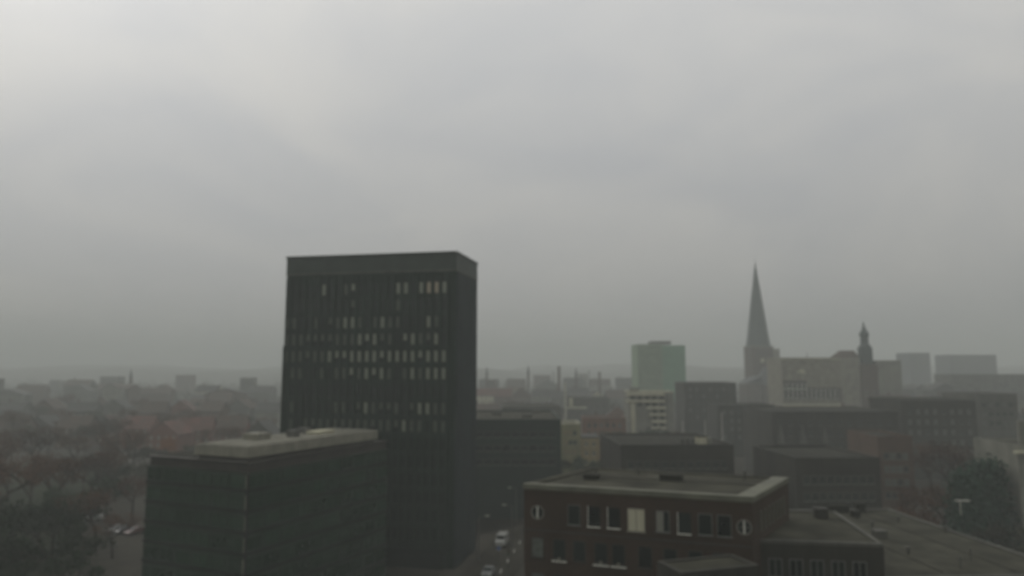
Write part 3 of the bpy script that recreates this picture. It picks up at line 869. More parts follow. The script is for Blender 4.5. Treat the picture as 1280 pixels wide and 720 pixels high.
def house(px, D, wall, roof, w=11, d=10, eave=7, rise=4.5, gable=True, turn=0.0, region='', white_gable=False):
    e = put('gabled_house', None, None, (gx(px, D) - w / 2, D, 0), turn)
    e['category'] = 'house'
    b = MB()
    o = 0.5
    if gable:
        b.poly([(0, 0, 0), (w, 0, 0), (w, d, 0), (0, d, 0), (0, 0, eave), (w, 0, eave), (w, d, eave), (0, d, eave), (w / 2, 0, eave + rise), (w / 2, d, eave + rise)],
               [(0, 1, 5, 8, 4), (1, 2, 6, 5), (2, 3, 7, 9, 6), (3, 0, 4, 7), (4, 8, 9, 7), (5, 6, 9, 8)])
        k = rise / (w / 2)
        r = MB()
        for s in (-1, 1):
            xe = w / 2 + s * (w / 2 + o); ze = eave - o * k
            p = [(w / 2, -o, eave + rise + .05), (xe, -o, ze + .05), (xe, d + o, ze + .05), (w / 2, d + o, eave + rise + .05)]
            q = [(x, y, z + .25) for x, y, z in p]
            r.poly(p + q, [(0, 1, 2, 3), (4, 5, 6, 7), (0, 1, 5, 4), (1, 2, 6, 5), (2, 3, 7, 6), (3, 0, 4, 7)])
    else:
        b.poly([(0, 0, 0), (w, 0, 0), (w, d, 0), (0, d, 0), (0, 0, eave), (w, 0, eave), (w, d, eave), (0, d, eave), (0, d / 2, eave + rise), (w, d / 2, eave + rise)],
               [(0, 1, 5, 4), (1, 2, 6, 9, 5), (2, 3, 7, 6), (3, 0, 4, 8, 7), (4, 5, 9, 8), (6, 7, 8, 9)])
        k = rise / (d / 2)
        r = MB()
        for s in (-1, 1):
            ye = d / 2 + s * (d / 2 + o); ze = eave - o * k
            p = [(-o, d / 2, eave + rise + .05), (w + o, d / 2, eave + rise + .05), (w + o, ye, ze + .05), (-o, ye, ze + .05)]
            q = [(x, y, z + .25) for x, y, z in p]
            r.poly(p + q, [(0, 1, 2, 3), (4, 5, 6, 7), (0, 1, 5, 4), (1, 2, 6, 5), (2, 3, 7, 6), (3, 0, 4, 7)])
    b.build('wall', M[wall], e)
    ro = r.build('roof', M[roof], e)
    put('chimney', MB().box(-.45, .45, -.4, .4, 0, 2.2).box(-.55, .55, -.5, .5, 2.2, 2.4).mesh('chimney', M['brick_brown']), ro, (w * (.3 if gable else .25), d * .5, eave + rise * (.62 if gable else 1.0) - .3))
    if white_gable and gable:
        MB().poly([(.6, -.12, eave), (w - .6, -.12, eave), (w / 2, -.12, eave + rise - .4), (.6, -.01, eave), (w - .6, -.01, eave), (w / 2, -.01, eave + rise - .4)],
                  [(0, 1, 2), (5, 4, 3), (0, 3, 4, 1), (1, 4, 5, 2), (2, 5, 3, 0)]).build('gable_boarding', M['cream'], e)
    n = max(2, int(w / 3.2))
    if D < 620:
        for i in range(max(1, int(eave // 3))):
            for k in range(n):
                put('window', house_win[rnd.choice(['dark_glass', 'blind_dim'])], e, (w * (k + .5) / n, 0, 1.0 + 3.0 * i))
    HOUSES.append((e, px, D, wall, roof, region, white_gable and gable, gable))
    return e


WN = dict(brick_red='red brick', brick_brown='brown brick', cream='cream', pale_grey='pale grey', mid_grey='grey', dark_grey='dark grey', terracotta='reddish')
RN = dict(tile_red='red', tile_brown='brown', tile_grey='grey', slate='slate')
walls = list(WN); roofs = ['tile_red', 'tile_brown', 'tile_grey', 'tile_brown']
# right of the tower, over the long dark green block
reg = 'between the dark tower and the green high-rise'
for px, D, w, e_, r_, wa, ro_, gb, wgb in (
        (600, 330, 12, 10, 5, 'mid_grey', 'tile_grey', True, True), (616, 345, 10, 9, 5, 'pale_grey', 'tile_grey', True, True),
        (640, 355, 15, 9, 4, 'brick_brown', 'tile_brown', False, False), (668, 372, 13, 10, 4.5, 'mid_grey', 'tile_grey', False, False),
        (604, 420, 16, 10, 5, 'terracotta', 'tile_brown', False, False), (634, 440, 14, 9, 5, 'brick_brown', 'tile_brown', False, False),
        (660, 455, 13, 10, 5, 'dark_grey', 'tile_grey', True, False), (688, 430, 12, 11, 5, 'mid_grey', 'tile_grey', True, False),
        (600, 560, 22, 15, 5, 'cream', 'tile_red', False, False), (627, 570, 16, 14, 6, 'brick_brown', 'tile_red', False, False),
        (652, 590, 15, 14, 6, 'brick_brown', 'tile_brown', True, False), (676, 600, 15, 13, 5, 'pale_grey', 'tile_grey', False, False),
        (700, 560, 14, 13, 5, 'mid_grey', 'tile_grey', False, False), (722, 610, 16, 14, 5, 'pale_grey', 'tile_grey', False, False),
        (745, 560, 14, 13, 5, 'cream', 'tile_grey', True, False), (768, 590, 15, 12, 6, 'mid_grey', 'tile_brown', False, False),
        (612, 760, 20, 18, 6, 'mid_grey', 'tile_grey', False, False), (645, 780, 20, 17, 7, 'terracotta', 'tile_brown', False, False),
        (684, 760, 22, 18, 6, 'mid_grey', 'tile_grey', True, False), (716, 800, 20, 18, 7, 'mid_grey', 'tile_grey', False, False),
        (748, 780, 22, 18, 6, 'pale_grey', 'tile_brown', False, False), (778, 800, 18, 19, 6, 'mid_grey', 'tile_grey', False, False),
        (770, 400, 12, 10, 5, 'terracotta', 'tile_brown', True, False), (752, 330, 13, 9, 5, 'mid_grey', 'tile_brown', False, False),
        (872, 520, 18, 16, 6, 'mid_grey', 'tile_grey', False, False), (893, 600, 18, 18, 6, 'mid_grey', 'tile_brown', True, False)):
    house(px, D, wa, ro_, w, 11, e_, r_, gb, R(rnd.uniform(-8, 8)), reg if px < 800 else 'between the green high-rise and the church', wgb)
# left of the tower
reg = 'left of the dark tower beyond the bare trees'
for px, D, w, e_, r_, wa, ro_, gb in (
        (330, 300, 12, 9, 5, 'mid_grey', 'tile_grey', True), (290, 330, 16, 9, 5, 'brick_red', 'tile_brown', False), (250, 320, 14, 9, 5, 'brick_red', 'tile_red', False),
        (214, 300, 13, 9, 5, 'brick_red', 'tile_red', True), (178, 330, 15, 9, 5, 'brick_red', 'tile_red', False), (140, 350, 13, 8, 5, 'mid_grey', 'tile_brown', True),
        (100, 330, 14, 9, 5, 'brick_brown', 'tile_brown', False), (60, 350, 14, 8, 5, 'mid_grey', 'tile_grey', True), (20, 330, 15, 9, 5, 'brick_brown', 'tile_brown', False),
        (340, 440, 15, 10, 5, 'pale_grey', 'tile_grey', False), (305, 460, 16, 11, 5, 'mid_grey', 'tile_brown', True), (268, 430, 15, 11, 5, 'brick_brown', 'tile_brown', False),
        (232, 450, 15, 10, 6, 'brick_red', 'tile_red', True), (195, 430, 16, 10, 6, 'brick_brown', 'tile_brown', False), (150, 460, 15, 11, 5, 'mid_grey', 'tile_grey', True),
        (110, 440, 16, 10, 5, 'dark_grey', 'tile_grey', False), (66, 470, 16, 10, 6, 'brick_brown', 'tile_brown', True), (25, 450, 16, 10, 5, 'mid_grey', 'tile_grey', False),
        (330, 640, 22, 15, 5, 'mid_grey', 'tile_grey', False), (264, 620, 20, 16, 5, 'cream', 'tile_grey', False), (208, 650, 20, 15, 6, 'mid_grey', 'tile_brown', True),
        (160, 630, 20, 16, 5, 'pale_grey', 'tile_grey', False), (105, 660, 22, 15, 6, 'mid_grey', 'tile_grey', True), (45, 640, 24, 15, 6, 'brick_brown', 'tile_brown', False)):
    house(px, D, wa, ro_, w, 11, e_, r_, gb, R(rnd.uniform(-10, 10)), reg)
reg = 'between the town hall turret and the frame edge'
for px, D, w, e_, r_, wa, ro_, gb in (
        (1120, 420, 16, 15, 5, 'mid_grey', 'tile_brown', False), (1150, 400, 16, 14, 6, 'brick_brown', 'tile_brown', True), (1180, 420, 15, 14, 6, 'mid_grey', 'tile_grey', False),
        (1225, 400, 18, 14, 5, 'mid_grey', 'tile_brown', False), (1262, 420, 18, 15, 6, 'pale_grey', 'tile_grey', True), (1108, 300, 14, 12, 5, 'brick_brown', 'tile_brown', True),
        (1290, 300, 15, 12, 5, 'mid_grey', 'tile_grey', False), (1065, 320, 15, 13, 5, 'brick_brown', 'tile_brown', False)):
    house(px, D, wa, ro_, w, 12, e_, r_, gb, R(rnd.uniform(-8, 8)), reg)
rf = random.Random(23)
for k in range(22):
    px = rf.uniform(-20, 350) if k < 15 else rf.uniform(1090, 1290)
    D = rf.uniform(520, 760)
    house(px, D, rf.choice(['mid_grey', 'brick_brown', 'dark_grey', 'pale_grey', 'terracotta']), rf.choice(['tile_brown', 'tile_grey', 'tile_brown']), rf.uniform(10, 30), 12, rf.uniform(7, 20), rf.uniform(2.5, 6), rf.random() < .4, R(rf.uniform(-30, 30)),
          'left of the dark tower beyond the bare trees' if k < 15 else 'between the town hall turret and the frame edge')
clusters = {}
for h in HOUSES:
    clusters.setdefault((WN[h[3]], RN[h[4]], h[5], h[6]), []).append(h)
SHORT = {'between the dark tower and the green high-rise': 'right of the dark tower', 'between the green high-rise and the church': 'left of the church',
         'left of the dark tower beyond the bare trees': 'left of the dark tower', 'between the town hall turret and the frame edge': 'right of the turret'}
for (wn, rn, rg, wgb), hs in clusters.items():
    hs.sort(key=lambda h: h[1])
    for i, h in enumerate(hs):
        near = 'near' if h[2] < 400 else 'mid-distance' if h[2] < 540 else 'far'
        base = f"{wn} house with {rn} roof" + (' and white gable' if wgb else '')
        if len(hs) == 1:
            lb = f"only {base} {SHORT[rg]}"
        else:
            lb = f"{ORD[i]} {base} from the left, {SHORT[rg]}"
        h[0]['label'] = lb
        h[0]['group'] = 'houses ' + SHORT[rg]

# thin spires, chimneys and masts on the skyline between the two high-rises
SK = [(609, 461, 'spire'), (660, 459, 'spire'), (691, 465, 'mast'), (698, 458, 'chimney'), (719, 462, 'spire'), (735, 464, 'mast'), (748, 465, 'chimney'), (170, 464, 'spire')]
NMs = dict(chimney=('factory_chimney', 'slim smokestack'), spire=('steeple', 'small pointed steeple'), mast=('radio_mast', 'thin lattice-free mast'))
cntk = {}
lastk = {k: sum(1 for a in SK if a[2] == k and 590 < a[0]) for k in NMs}
for px, y, kd in SK:
    D = 640 + rnd.uniform(-30, 40)
    zt_ = at(px, y, D).z
    if px > 500:
        cntk[kd] = cntk.get(kd, 0) + 1
        lb = f"{NMs[kd][1]}, {ORD[cntk[kd]-1]} from the left on the hazy skyline right of the tower"
    else:
        lb = f"{NMs[kd][1]} on the hazy skyline left of the tower"
    lb = lb.replace('lattice-free ', 'dark ')
    e = thing(NMs[kd][0], lb, kd, (gx(px, D), D, 0), 0, 'thin skyline markers')
    if kd == 'chimney':
        MB().lathe([(1.6, 0), (1.1, zt_ * .95)], 10).build('shaft', M['brick_brown'], e)
        MB().lathe([(1.3, zt_ * .95), (1.3, zt_)], 10).build('rim', M['brick_brown'], e)
    elif kd == 'spire':
        MB().box(-1.0, 1.0, -1.0, 1.0, 0, zt_ * .85).build('tower', M['church_brick'], e)
        MB().lathe([(1.4, zt_ * .85), (.1, zt_ + 2)], 8).build('spire_roof', M['slate'], e)
    else:
        MB().tube((0, 0, 0), (0, 0, zt_ + 1), .55, .3, 6).build('mast_pole', M['steel'], e)
        MB().box(-1.1, 1.1, -.2, .2, zt_ * .8, zt_ * .8 + .3).build('cross_arm', M['steel'], e)

# ------------------------------------------------------------------ trees
def tree_meshes(seed, h, spread, leaf, nclump, nleaf, conifer=False, bare=0.0):
    r = random.Random(seed)
    t = MB()
    tips = []
    if conifer:
        t.tube((0, 0, 0), (0, 0, h * .95), h * .022, .03, 7)
        for i in range(26):
            z = h * (.1 + .85 * i / 26)
            rad = spread * (1 - (z / h)) * 1.05 + .2
            for k in range(6):
                a = r.uniform(0, 2 * PI)
                tips.append(Vector((math.cos(a) * rad * r.uniform(.4, 1), math.sin(a) * rad * r.uniform(.4, 1), z - rad * .15)))
    else:
        def grow(p, d, ln, rad, lvl):
            q = p + d * ln
            t.tube(p, q, rad, rad * .62, 6 if lvl < 2 else 4)
            if lvl >= 3:
                tips.append(q); return
            if lvl >= 2:
                tips.append(q)
            for k in range(r.choice((3, 4)) if lvl < 2 else 3):
                a = r.uniform(0, 2 * PI)
                side = Vector((math.cos(a), math.sin(a), r.uniform(-.15, .5)))
                grow(q - d * ln * r.uniform(0, .3), (d * r.uniform(.45, .8) + side * r.uniform(.5, .9) * spread).normalized(), ln * r.uniform(.62, .85), rad * .58, lvl + 1)
        grow(Vector((0, 0, 0)), Vector((r.uniform(-.06, .06), r.uniform(-.06, .06), 1)).normalized(), h * .30, h * .022, 0)
        mz = max(p.z for p in tips); sc = h / (mz + .6)
        t.v = [(x * sc, y * sc, z * sc) for x, y, z in t.v]
        tips = [p * sc for p in tips]
    c = MB()
    r.shuffle(tips)
    for p in tips[:nclump]:
        cr_ = r.uniform(.7, 1.5) * h / 13
        for k in range(nleaf):
            q = p + Vector((r.gauss(0, 1), r.gauss(0, 1), r.gauss(0, .8))) * cr_ * .62
            if q.z < .8:
                continue
            s = r.uniform(.12, .3) * h / 13 * (0.8 if bare else 1.15)
            u = Vector((r.gauss(0, 1), r.gauss(0, 1), r.gauss(0, 1))).normalized()
            v = u.orthogonal().normalized() * s
            u = u * s * r.uniform(.7, 1.5)
            c.poly([q - u, q + v * .7, q + u, q - v * .7], [(0, 1, 2, 3)])
    tm = t.mesh('trunk', M['bark'])
    cm = bpy.data.meshes.new('crown'); cm.from_pydata(c.v, [], c.f); cm.materials.append(M[leaf])
    return tm, cm


TK = {
    'brown': (tree_meshes(1, 13, 1.0, 'leaf_brown', 110, 44, bare=.5), tree_meshes(2, 15, .85, 'leaf_brown', 110, 40, bare=.5)),
    'dark': (tree_meshes(3, 13, 1.0, 'leaf_dark', 110, 46), tree_meshes(4, 12, 1.1, 'leaf_dark', 110, 46)),
    'olive': (tree_meshes(5, 12, 1.0, 'leaf_olive', 110, 42), tree_meshes(6, 11, .9, 'leaf_olive', 110, 42)),
    'orange': (tree_meshes(7, 12, .9, 'leaf_orange', 90, 32),),
    'conifer': (tree_meshes(8, 17, 3.4, 'needle', 156, 22, True), tree_meshes(9, 15, 3.0, 'needle', 156, 22, True)),
}
TREES = []


def tree(px, D, kind, s=1.0, region=''):
    tm, cm = rnd.choice(TK[kind])
    e = put('conifer_tree' if kind == 'conifer' else 'broadleaf_tree', None, None, (gx(px, D), D, -.05), rnd.uniform(0, 6.28), (s * rnd.uniform(.9, 1.1), s * rnd.uniform(.9, 1.1), s))
    e['category'] = 'tree'
    put('trunk', tm, e); put('crown', cm, e)
    TREES.append((e, px, D, kind, region))


reg = 'at the rear of the park'
for px, D, k, s in ((-30, 140, 'brown', 1.3), (122, 128, 'dark', .7), (140, 146, 'brown', .8), (160, 142, 'brown', .65), (182, 176, 'brown', .8), (112, 116, 'dark', .6), (150, 176, 'dark', .8), (36, 138, 'dark', 1.0), (88, 142, 'dark', .9), (-20, 160, 'brown', 1.3), (104, 150, 'dark', .95), (52, 130, 'dark', .9), (20, 104, 'dark', .75), (-30, 100, 'dark', .9), (128, 190, 'brown', 1.1), (160, 200, 'brown', .95), (84, 175, 'brown', 1.2), (172, 232, 'brown', 1.1), (12, 150, 'brown', 1.3), (58, 168, 'brown', 1.1), (-10, 185, 'brown', 1.2), (30, 205, 'brown', 1.1), (92, 195, 'brown', 1.0), (70, 150, 'dark', .85), (2, 122, 'dark', .95), (108, 165, 'dark', .85), (-12, 112, 'dark', .8), (56, 116, 'dark', .8),
                    (120, 218, 'dark', .9), (148, 205, 'dark', .8), (152, 240, 'brown', 1.0), (60, 235, 'brown', 1.1), (5, 240, 'brown', 1.15), (180, 215, 'olive', .8), (196, 240, 'olive', .9), (222, 225, 'dark', .8), (105, 255, 'brown', 1.0), (30, 270, 'brown', 1.1),
                    (215, 262, 'orange', .95), (250, 255, 'olive', .8), (278, 240, 'olive', .8), (310, 260, 'olive', .9), (338, 245, 'brown', .9), (180, 275, 'brown', 1.0), (140, 285, 'brown', 1.0), (75, 290, 'brown', 1.05), (292, 285, 'brown', .9), (330, 290, 'olive', .9),
                    (20, 330, 'brown', 1.1), (95, 345, 'brown', 1.0), (205, 350, 'brown', 1.0), (285, 355, 'olive', 1.0), (335, 350, 'brown', 1.0), (60, 430, 'olive', 1.2), (180, 500, 'brown', 1.2), (245, 520, 'olive', 1.2), (100, 520, 'brown', 1.2), (320, 530, 'brown', 1.2), (20, 530, 'olive', 1.2), (45, 315, 'olive', 1.0), (120, 312, 'olive', 1.0), (160, 318, 'brown', 1.0), (268, 305, 'brown', .9), (240, 380, 'brown', 1.0), (310, 390, 'olive', 1.0), (170, 395, 'brown', 1.1), (85, 390, 'brown', 1.1), (10, 395, 'olive', 1.1), (128, 405, 'olive', 1.1)):
    tree(px, D, k, s, 'beside the park road' if D < 200 else reg if D < 300 else 'among the red roofs beyond the park' if D < 420 else 'among the farthest houses beyond the park')
reg = 'below the ochre apartment house'
for px, D, k, s in ((700, 232, 'olive', .75), (716, 226, 'dark', .55), (733, 228, 'dark', .75), (752, 235, 'olive', .7), (708, 200, 'olive', .6), (690, 222, 'dark', .65), (765, 262, 'brown', .8), (782, 270, 'brown', .75)):
    tree(px, D, k, s, reg)
reg = 'behind the flat roofed hall'
for px, D, k, s in ((1206, 152, 'conifer', 1.15), (1186, 140, 'conifer', 1.0), (1222, 146, 'conifer', 1.25), (1160, 150, 'brown', 1.0), (1135, 146, 'brown', .95), (1176, 180, 'brown', 1.2), (1245, 128, 'olive', .9), (1276, 122, 'olive', .8), (1105, 128, 'brown', .8), (1150, 205, 'brown', 1.2), (1245, 190, 'olive', 1.1), (1062, 205, 'brown', 1.0), (1040, 200, 'olive', .9), (820, 285, 'dark', 1.05), (806, 280, 'dark', .95), (862, 260, 'dark', .95), (845, 262, 'brown', .9)):
    tree(px, D, k, s, 'below the cream apartment house' if px < 900 else reg)
reg = 'among roofs right of the tower'
for px, D, k, s in ((622, 385, 'brown', 1.0), (650, 400, 'olive', 1.0), (680, 395, 'olive', .9), (612, 480, 'brown', 1.1), (645, 500, 'brown', 1.1), (672, 490, 'olive', 1.1), (702, 480, 'olive', 1.0), (730, 500, 'olive', 1.1), (765, 490, 'olive', 1.1)):
    tree(px, D, k, s, reg)
TKN = dict(brown='rusty brown leafed tree', dark='dark green leafy tree', olive='olive green tree', orange='bright orange autumn tree', conifer='dark conifer')
cl = {}
for t_ in TREES:
    cl.setdefault((t_[3], t_[4]), []).append(t_)
for (k, rg), ts in cl.items():
    ts.sort(key=lambda t_: t_[1])
    for i, t_ in enumerate(ts):
        t_[0]['label'] = (f"{TKN[k]} {rg}" if len(ts) == 1 else f"{ORD[i]} {TKN[k]} from left, {rg}")
        t_[0]['group'] = 'trees ' + rg

rf2 = random.Random(31)
slabs = []
for k in range(8):
    pxl = (-20 + k * 74 + rf2.uniform(0, 30)) if k < 5 else (600 + (k - 5) * 60 + rf2.uniform(0, 10))
    D = rf2.uniform(600, 1000)
    wpx = rf2.uniform(9, 40) * (1 if k < 5 else .7)
    top = rf2.uniform(467, 476)
    nm = rf2.choice(['mid_grey', 'dark_grey', 'pale_grey', 'brick_brown'])
    e, L, z = block_px('slab_block', '', 'apartment block', pxl, pxl + wpx, top, D, 14, M[nm], M['roof_dark'], R(rf2.uniform(-6, 6)), n=max(3, int(wpx / 4)), zs=[20, 16, 12], wsize=(2.4, 1.6), panes=('dark_glass',))
    slabs.append((e, k < 5))
for left in (True, False):
    for i, (e, _s) in enumerate([q for q in slabs if q[1] == left]):
        e['label'] = f"{ORD[i]} faint flat topped slab block from the left on the horizon {'left' if left else 'right'} of the tower"
        e['group'] = 'slab blocks on the horizon'
hv, hf = [], []
rh_ = random.Random(3)
NX = 120
for j, (D, amp) in enumerate(((1500, 0), (1800, 26), (2300, 34), (2900, 40), (3600, 0))):
    for i in range(NX + 1):
        x = -3900 + 7800 * i / NX
        hv.append((x, D + 120 * math.sin(i * .31 + j), -.5 if amp == 0 else amp * (1 + .25 * math.sin(i * .43 + j * 1.7) + .15 * math.sin(i * 1.3 + j))))
for j in range(4):
    for i in range(NX):
        a_ = j * (NX + 1) + i
        hf.append((a_, a_ + 1, a_ + NX + 2, a_ + NX + 1))
structure(MB().poly(hv, hf).build('hills', M['leaf_olive']))

# woods that read as one mass on the horizon
wd = MB()
rw_ = random.Random(5)
for k in range(700):
    D = rw_.uniform(560, 1500)
    px = rw_.uniform(-60, 1340)
    x = gx(px, D)
    hh = rw_.uniform(8, 18)
    ww_ = rw_.uniform(3, 7)
    for j in range(48):
        q = Vector((x + rw_.gauss(0, ww_), D + rw_.gauss(0, 3), rw_.uniform(0, 1) ** .8 * hh))
        if q.z > hh * (1.05 - abs(q.x - x) / (3 * ww_)):
            q.z *= .5
        s = rw_.uniform(.6, 1.4)
        u = Vector((rw_.gauss(0, 1), rw_.gauss(0, .5), rw_.gauss(0, 1))).normalized() * s
        v = u.orthogonal().normalized() * s
        wd.poly([q - u, q - v, q + u, q + v], [(0, 1, 2, 3)])
structure(wd.build('distant_woods', M['leaf_olive']), 'stuff')

# ------------------------------------------------------------------ vehicles and street furniture
def car(name, label, cat, loc, rz, paint, van=False, bus=False):
    e = thing(name, label, cat, loc, rz, None)
    L, W = (5.2, 1.95) if van else (4.4, 1.78)
    prof = ([(0, .35), (0, 1.05), (.2, 1.2), (1.0, 1.35), (1.5, 2.1), (5.0, 2.15), (5.2, 1.9), (5.2, .35)] if van else
            [(0, .35), (0, .72), (.25, .85), (1.15, .95), (1.85, 1.42), (3.1, 1.45), (3.95, 1.0), (4.35, .92), (4.4, .4)])
    b = MB()
    n = len(prof)
    pts = []
    for s in (-1, 1):
        for x, z in prof:
            wv = W / 2 * (0.82 if z > 1.3 and not van else 0.95 if z > 1.5 else 1)
            pts.append((x - L / 2, s * wv, z))
    fs = [tuple(range(n)), tuple(range(2 * n - 1, n - 1, -1))] + [(i, (i + 1) % n, n + (i + 1) % n, n + i) for i in range(n)]
    b.poly(pts, fs).build('body', M[paint], e)
    g_ = MB()
    if van:
        g_.poly([(1.04 - L / 2, -.8, 1.42), (1.46 - L / 2, -.8, 2.02), (1.46 - L / 2, .8, 2.02), (1.04 - L / 2, .8, 1.42), (.99 - L / 2, -.8, 1.44), (1.42 - L / 2, -.8, 2.05), (1.42 - L / 2, .8, 2.05), (.99 - L / 2, .8, 1.44)],
                [(0, 1, 2, 3), (4, 5, 6, 7), (0, 1, 5, 4), (2, 3, 7, 6), (1, 2, 6, 5), (0, 3, 7, 4)])
    else:
        g_.poly([(1.25 - L / 2, -.68, 1.01), (1.8 - L / 2, -.64, 1.39), (1.8 - L / 2, .64, 1.39), (1.25 - L / 2, .68, 1.01), (1.2 - L / 2, -.68, 1.03), (1.77 - L / 2, -.64, 1.42), (1.77 - L / 2, .64, 1.42), (1.2 - L / 2, .68, 1.03)],
                [(0, 1, 2, 3), (4, 5, 6, 7), (0, 1, 5, 4), (2, 3, 7, 6), (1, 2, 6, 5), (0, 3, 7, 4)])
    g_.build('windscreen', M['dark_glass'], e)
    for s in (-1, 1):
        y = s * (W / 2 * (.9 if not van else .97))
        MB().box((1.6 if van else 1.75) - L / 2, 3.3 - L / 2, min(y, y + s * .03), max(y, y + s * .03), 1.4 if van else 1.02, 1.95 if van else 1.34).build('side_window', M['dark_glass'], e)
        MB().box(-L / 2 - .03, -L / 2 + .05, s * W * .36 - .16, s * W * .36 + .16, .62, .78).build('headlight', M['lamp'], e)
        for x in (.85, L - .95):
            wme = MB().tube((0, -.11, 0), (0, .11, 0), .33, .33, 16).mesh('wheel', M['rubber'])
            wl = put('wheel', wme, e, (x - L / 2, s * (W / 2 - .09), .33))
            put('rim', MB().tube((0, -.12, 0), (0, .12, 0), .2, .2, 12).mesh('rim', M['steel']), wl)
    return e


car('parked_car', 'white car parked alone at the edge of the park lawn', 'car', (gx(135, 176), 176, 0.02), R(12), 'car_white')
car('parked_car', 'grey car parked left of two darker cars by the green glass office', 'car', (gx(163, 164), 164, 0.02), R(65), 'car_grey')
car('parked_car', 'dark blue car between the grey and red cars by the green glass office', 'car', (gx(174, 163), 163, 0.02), R(65), 'car_dark')
car('parked_car', 'red car closest to the green glass office', 'car', (gx(186, 162), 162, 0.02), R(65), 'car_red')
car('delivery_van', 'white delivery van on the street right of the dark tower', 'van', (gx(628, 152), 152, 0.134), R(80), 'car_white', van=True)
car('parked_car', 'grey car driving on the street in front of the brick building', 'car', (gx(612, 130), 130, 0.134), R(80), 'car_grey')


def street_lamp(px, D, label, turn, hgt=8.0):
    e = thing('street_lamp', label, 'street lamp', (gx(px, D), D, .12), turn, 'street lamps along the street by the tower')
    MB().lathe([(.16, 0), (.12, 1.2), (.08, hgt)], 8).build('pole', M['steel'], e)
    MB().tube((0, 0, hgt), (1.5, 0, hgt + .25), .05).build('arm', M['steel'], e)
    MB().box(1.2, 2.0, -.16, .16, hgt + .2, hgt + .36).build('lamp_head', M['steel_white'], e)
    MB().box(1.25, 1.95, -.12, .12, hgt + .14, hgt + .197).build('lamp_glass', M['lamp'], e)


street_lamp(600, 139, 'street lamp nearest the foot of the dark tower', R(10))
street_lamp(640, 150, 'street lamp on the pavement beside the brick building', R(170))
street_lamp(645, 172, 'street lamp where the street bends in front of the dark green block', R(200))
e = thing('traffic_sign', 'small blue round sign on a post by the street bend', 'road sign', (gx(624, 138), 138, .12), 0)
MB().lathe([(.05, 0), (.05, 3.0)], 8).build('post', M['steel'], e)
MB().ring(.01, .38, -.09, -.05, 2.7, 20).build('sign_face', M['sign_blue'], e)
MB().ring(.36, .45, -.1, -.05, 2.7, 20).build('sign_rim', M['steel_white'], e)
e = thing('traffic_light', 'traffic light on the kerb close to the brick building', 'traffic light', (gx(636, 134), 134, .12), 0)
MB().lathe([(.08, 0), (.06, 3.4)], 8).build('post', M['steel'], e)
hd = MB().box(-.18, .18, -.2, .1, 2.5, 3.5).build('signal_head', M['rubber'], e)
for i, c in enumerate(('car_red', 'yellow', 'green_mid')):
    put('lens', MB().ring(.01, .11, -.24, -.2, 3.32 - i * .32, 14).mesh('lens', M[c]), hd)
for i, (x, y) in enumerate(((-7.5, 118), (-6.9, 121), (-6.3, 124), (-5.7, 127))):
    e = put('bollard', MB().lathe([(.1, 0), (.1, .85), (.13, .86), (.13, .95), (.05, 1.05)], 10).mesh('bollard', M['steel_white']), None, (x + 5.9 * -1 + 17, y, .12))
    e['label'] = f"white bollard, {ORD[i]} from the front in the short row by the brick building"; e['category'] = 'bollard'; e['group'] = 'bollards by the brick building'

# ------------------------------------------------------------------ air, sky, sun
HZ = MB().box(-4300, 4300, -260, 4700, -1, 136).build('haze', None)
HZ['kind'] = 'stuff'
hm = bpy.data.materials.new('haze_air'); hm.use_nodes = True
hn = hm.node_tree.nodes; hl = hm.node_tree.links
for q in list(hn):
    if q.type == 'BSDF_PRINCIPLED':
        hn.remove(q)
pv = hn.new('ShaderNodeVolumePrincipled')
pv.inputs['Color'].default_value = (0.67, 0.70, 0.675, 1)
pv.inputs['Density'].default_value = 0.0009
pv.inputs['Anisotropy'].default_value = 0.0
hl.new(pv.outputs[0], [q for q in hn if q.type == 'OUTPUT_MATERIAL'][0].inputs['Volume'])
HZ.data.materials.clear(); HZ.data.materials.append(hm)

SUN_EL, SUN_ROT = R(38), R(-42)
w = bpy.data.worlds.new('World'); S.world = w; w.use_nodes = True
n = w.node_tree.nodes; l = w.node_tree.links
sk = n.new('ShaderNodeTexSky'); sk.sky_type = 'NISHITA'; sk.sun_disc = False
sk.sun_elevation = SUN_EL; sk.sun_rotation = SUN_ROT; sk.dust_density = 4; sk.air_density = 1.5
hs_ = n.new('ShaderNodeHueSaturation'); hs_.inputs['Saturation'].default_value = 0.12
l.new(sk.outputs[0], hs_.inputs['Color'])
tc_ = n.new('ShaderNodeTexCoord')
mp_ = n.new('ShaderNodeMapping'); mp_.inputs['Scale'].default_value = (1, 1, 2.0); mp_.inputs['Location'].default_value = (1.3, 0.2, 0.5)
l.new(tc_.outputs['Generated'], mp_.inputs['Vector'])
ns_ = n.new('ShaderNodeTexNoise'); ns_.inputs['Scale'].default_value = 3.0; ns_.inputs['Detail'].default_value = 6; ns_.inputs['Roughness'].default_value = 0.5; ns_.inputs['Distortion'].default_value = 0.6
l.new(mp_.outputs[0], ns_.inputs['Vector'])
cr_ = n.new('ShaderNodeMapRange'); cr_.inputs['From Min'].default_value = .3; cr_.inputs['From Max'].default_value = .7
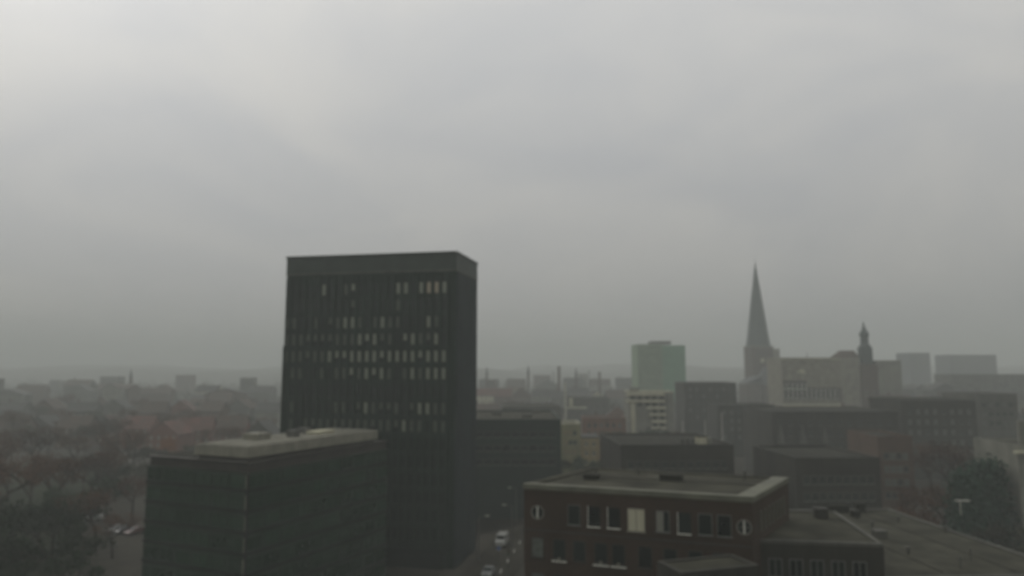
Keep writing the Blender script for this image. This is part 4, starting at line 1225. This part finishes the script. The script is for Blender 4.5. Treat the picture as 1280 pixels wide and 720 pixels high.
l.new(ns_.outputs['Fac'], cr_.inputs['Value'])
cm_ = n.new('ShaderNodeMix'); cm_.data_type = 'RGBA'
cm_.inputs['A'].default_value = (5.75, 5.86, 6.0, 1); cm_.inputs['B'].default_value = (7.25, 7.12, 6.8, 1)      # overcast deck, darker and lighter patches
l.new(cr_.outputs[0], cm_.inputs['Factor'])
mx_ = n.new('ShaderNodeMix'); mx_.data_type = 'RGBA'; mx_.inputs['Factor'].default_value = 0.89
l.new(hs_.outputs[0], mx_.inputs['A']); l.new(cm_.outputs['Result'], mx_.inputs['B'])
# an overcast sky is about three times brighter overhead than at the horizon
sx_ = n.new('ShaderNodeSeparateXYZ'); l.new(tc_.outputs['Generated'], sx_.inputs[0])
ov_ = n.new('ShaderNodeMapRange'); ov_.inputs['From Min'].default_value = 0; ov_.inputs['From Max'].default_value = 1
ov_.inputs['To Min'].default_value = 0.62; ov_.inputs['To Max'].default_value = 1.86
l.new(sx_.outputs[2], ov_.inputs['Value'])
vm_ = n.new('ShaderNodeVectorMath'); vm_.operation = 'SCALE'
l.new(mx_.outputs['Result'], vm_.inputs[0]); l.new(ov_.outputs[0], vm_.inputs['Scale'])
l.new(vm_.outputs[0], n['Background'].inputs['Color'])
n['Background'].inputs['Strength'].default_value = 0.085

sl_ = bpy.data.lights.new('sun', 'SUN'); sl_.energy = 0.6; sl_.angle = R(25); sl_.color = (1, .96, .9)
so = bpy.data.objects.new('sun', sl_); COL.objects.link(so)
dirv = Vector((math.sin(SUN_ROT) * math.cos(SUN_EL), math.cos(SUN_ROT) * math.cos(SUN_EL), math.sin(SUN_EL)))
so.rotation_euler = dirv.to_track_quat('Z', 'Y').to_euler()
so.location = (0, 0, 300)

vs = S.view_settings
vs.view_transform = 'Standard'; vs.look = 'None'; vs.gamma = 1; vs.use_curve_mapping = False
vs.exposure = 0.0
cy = S.cycles
cy.max_bounces = 8; cy.volume_bounces = 4; cy.diffuse_bounces = 3; cy.glossy_bounces = 2
cy.use_denoising = True
cy.volume_step_rate = 1.0
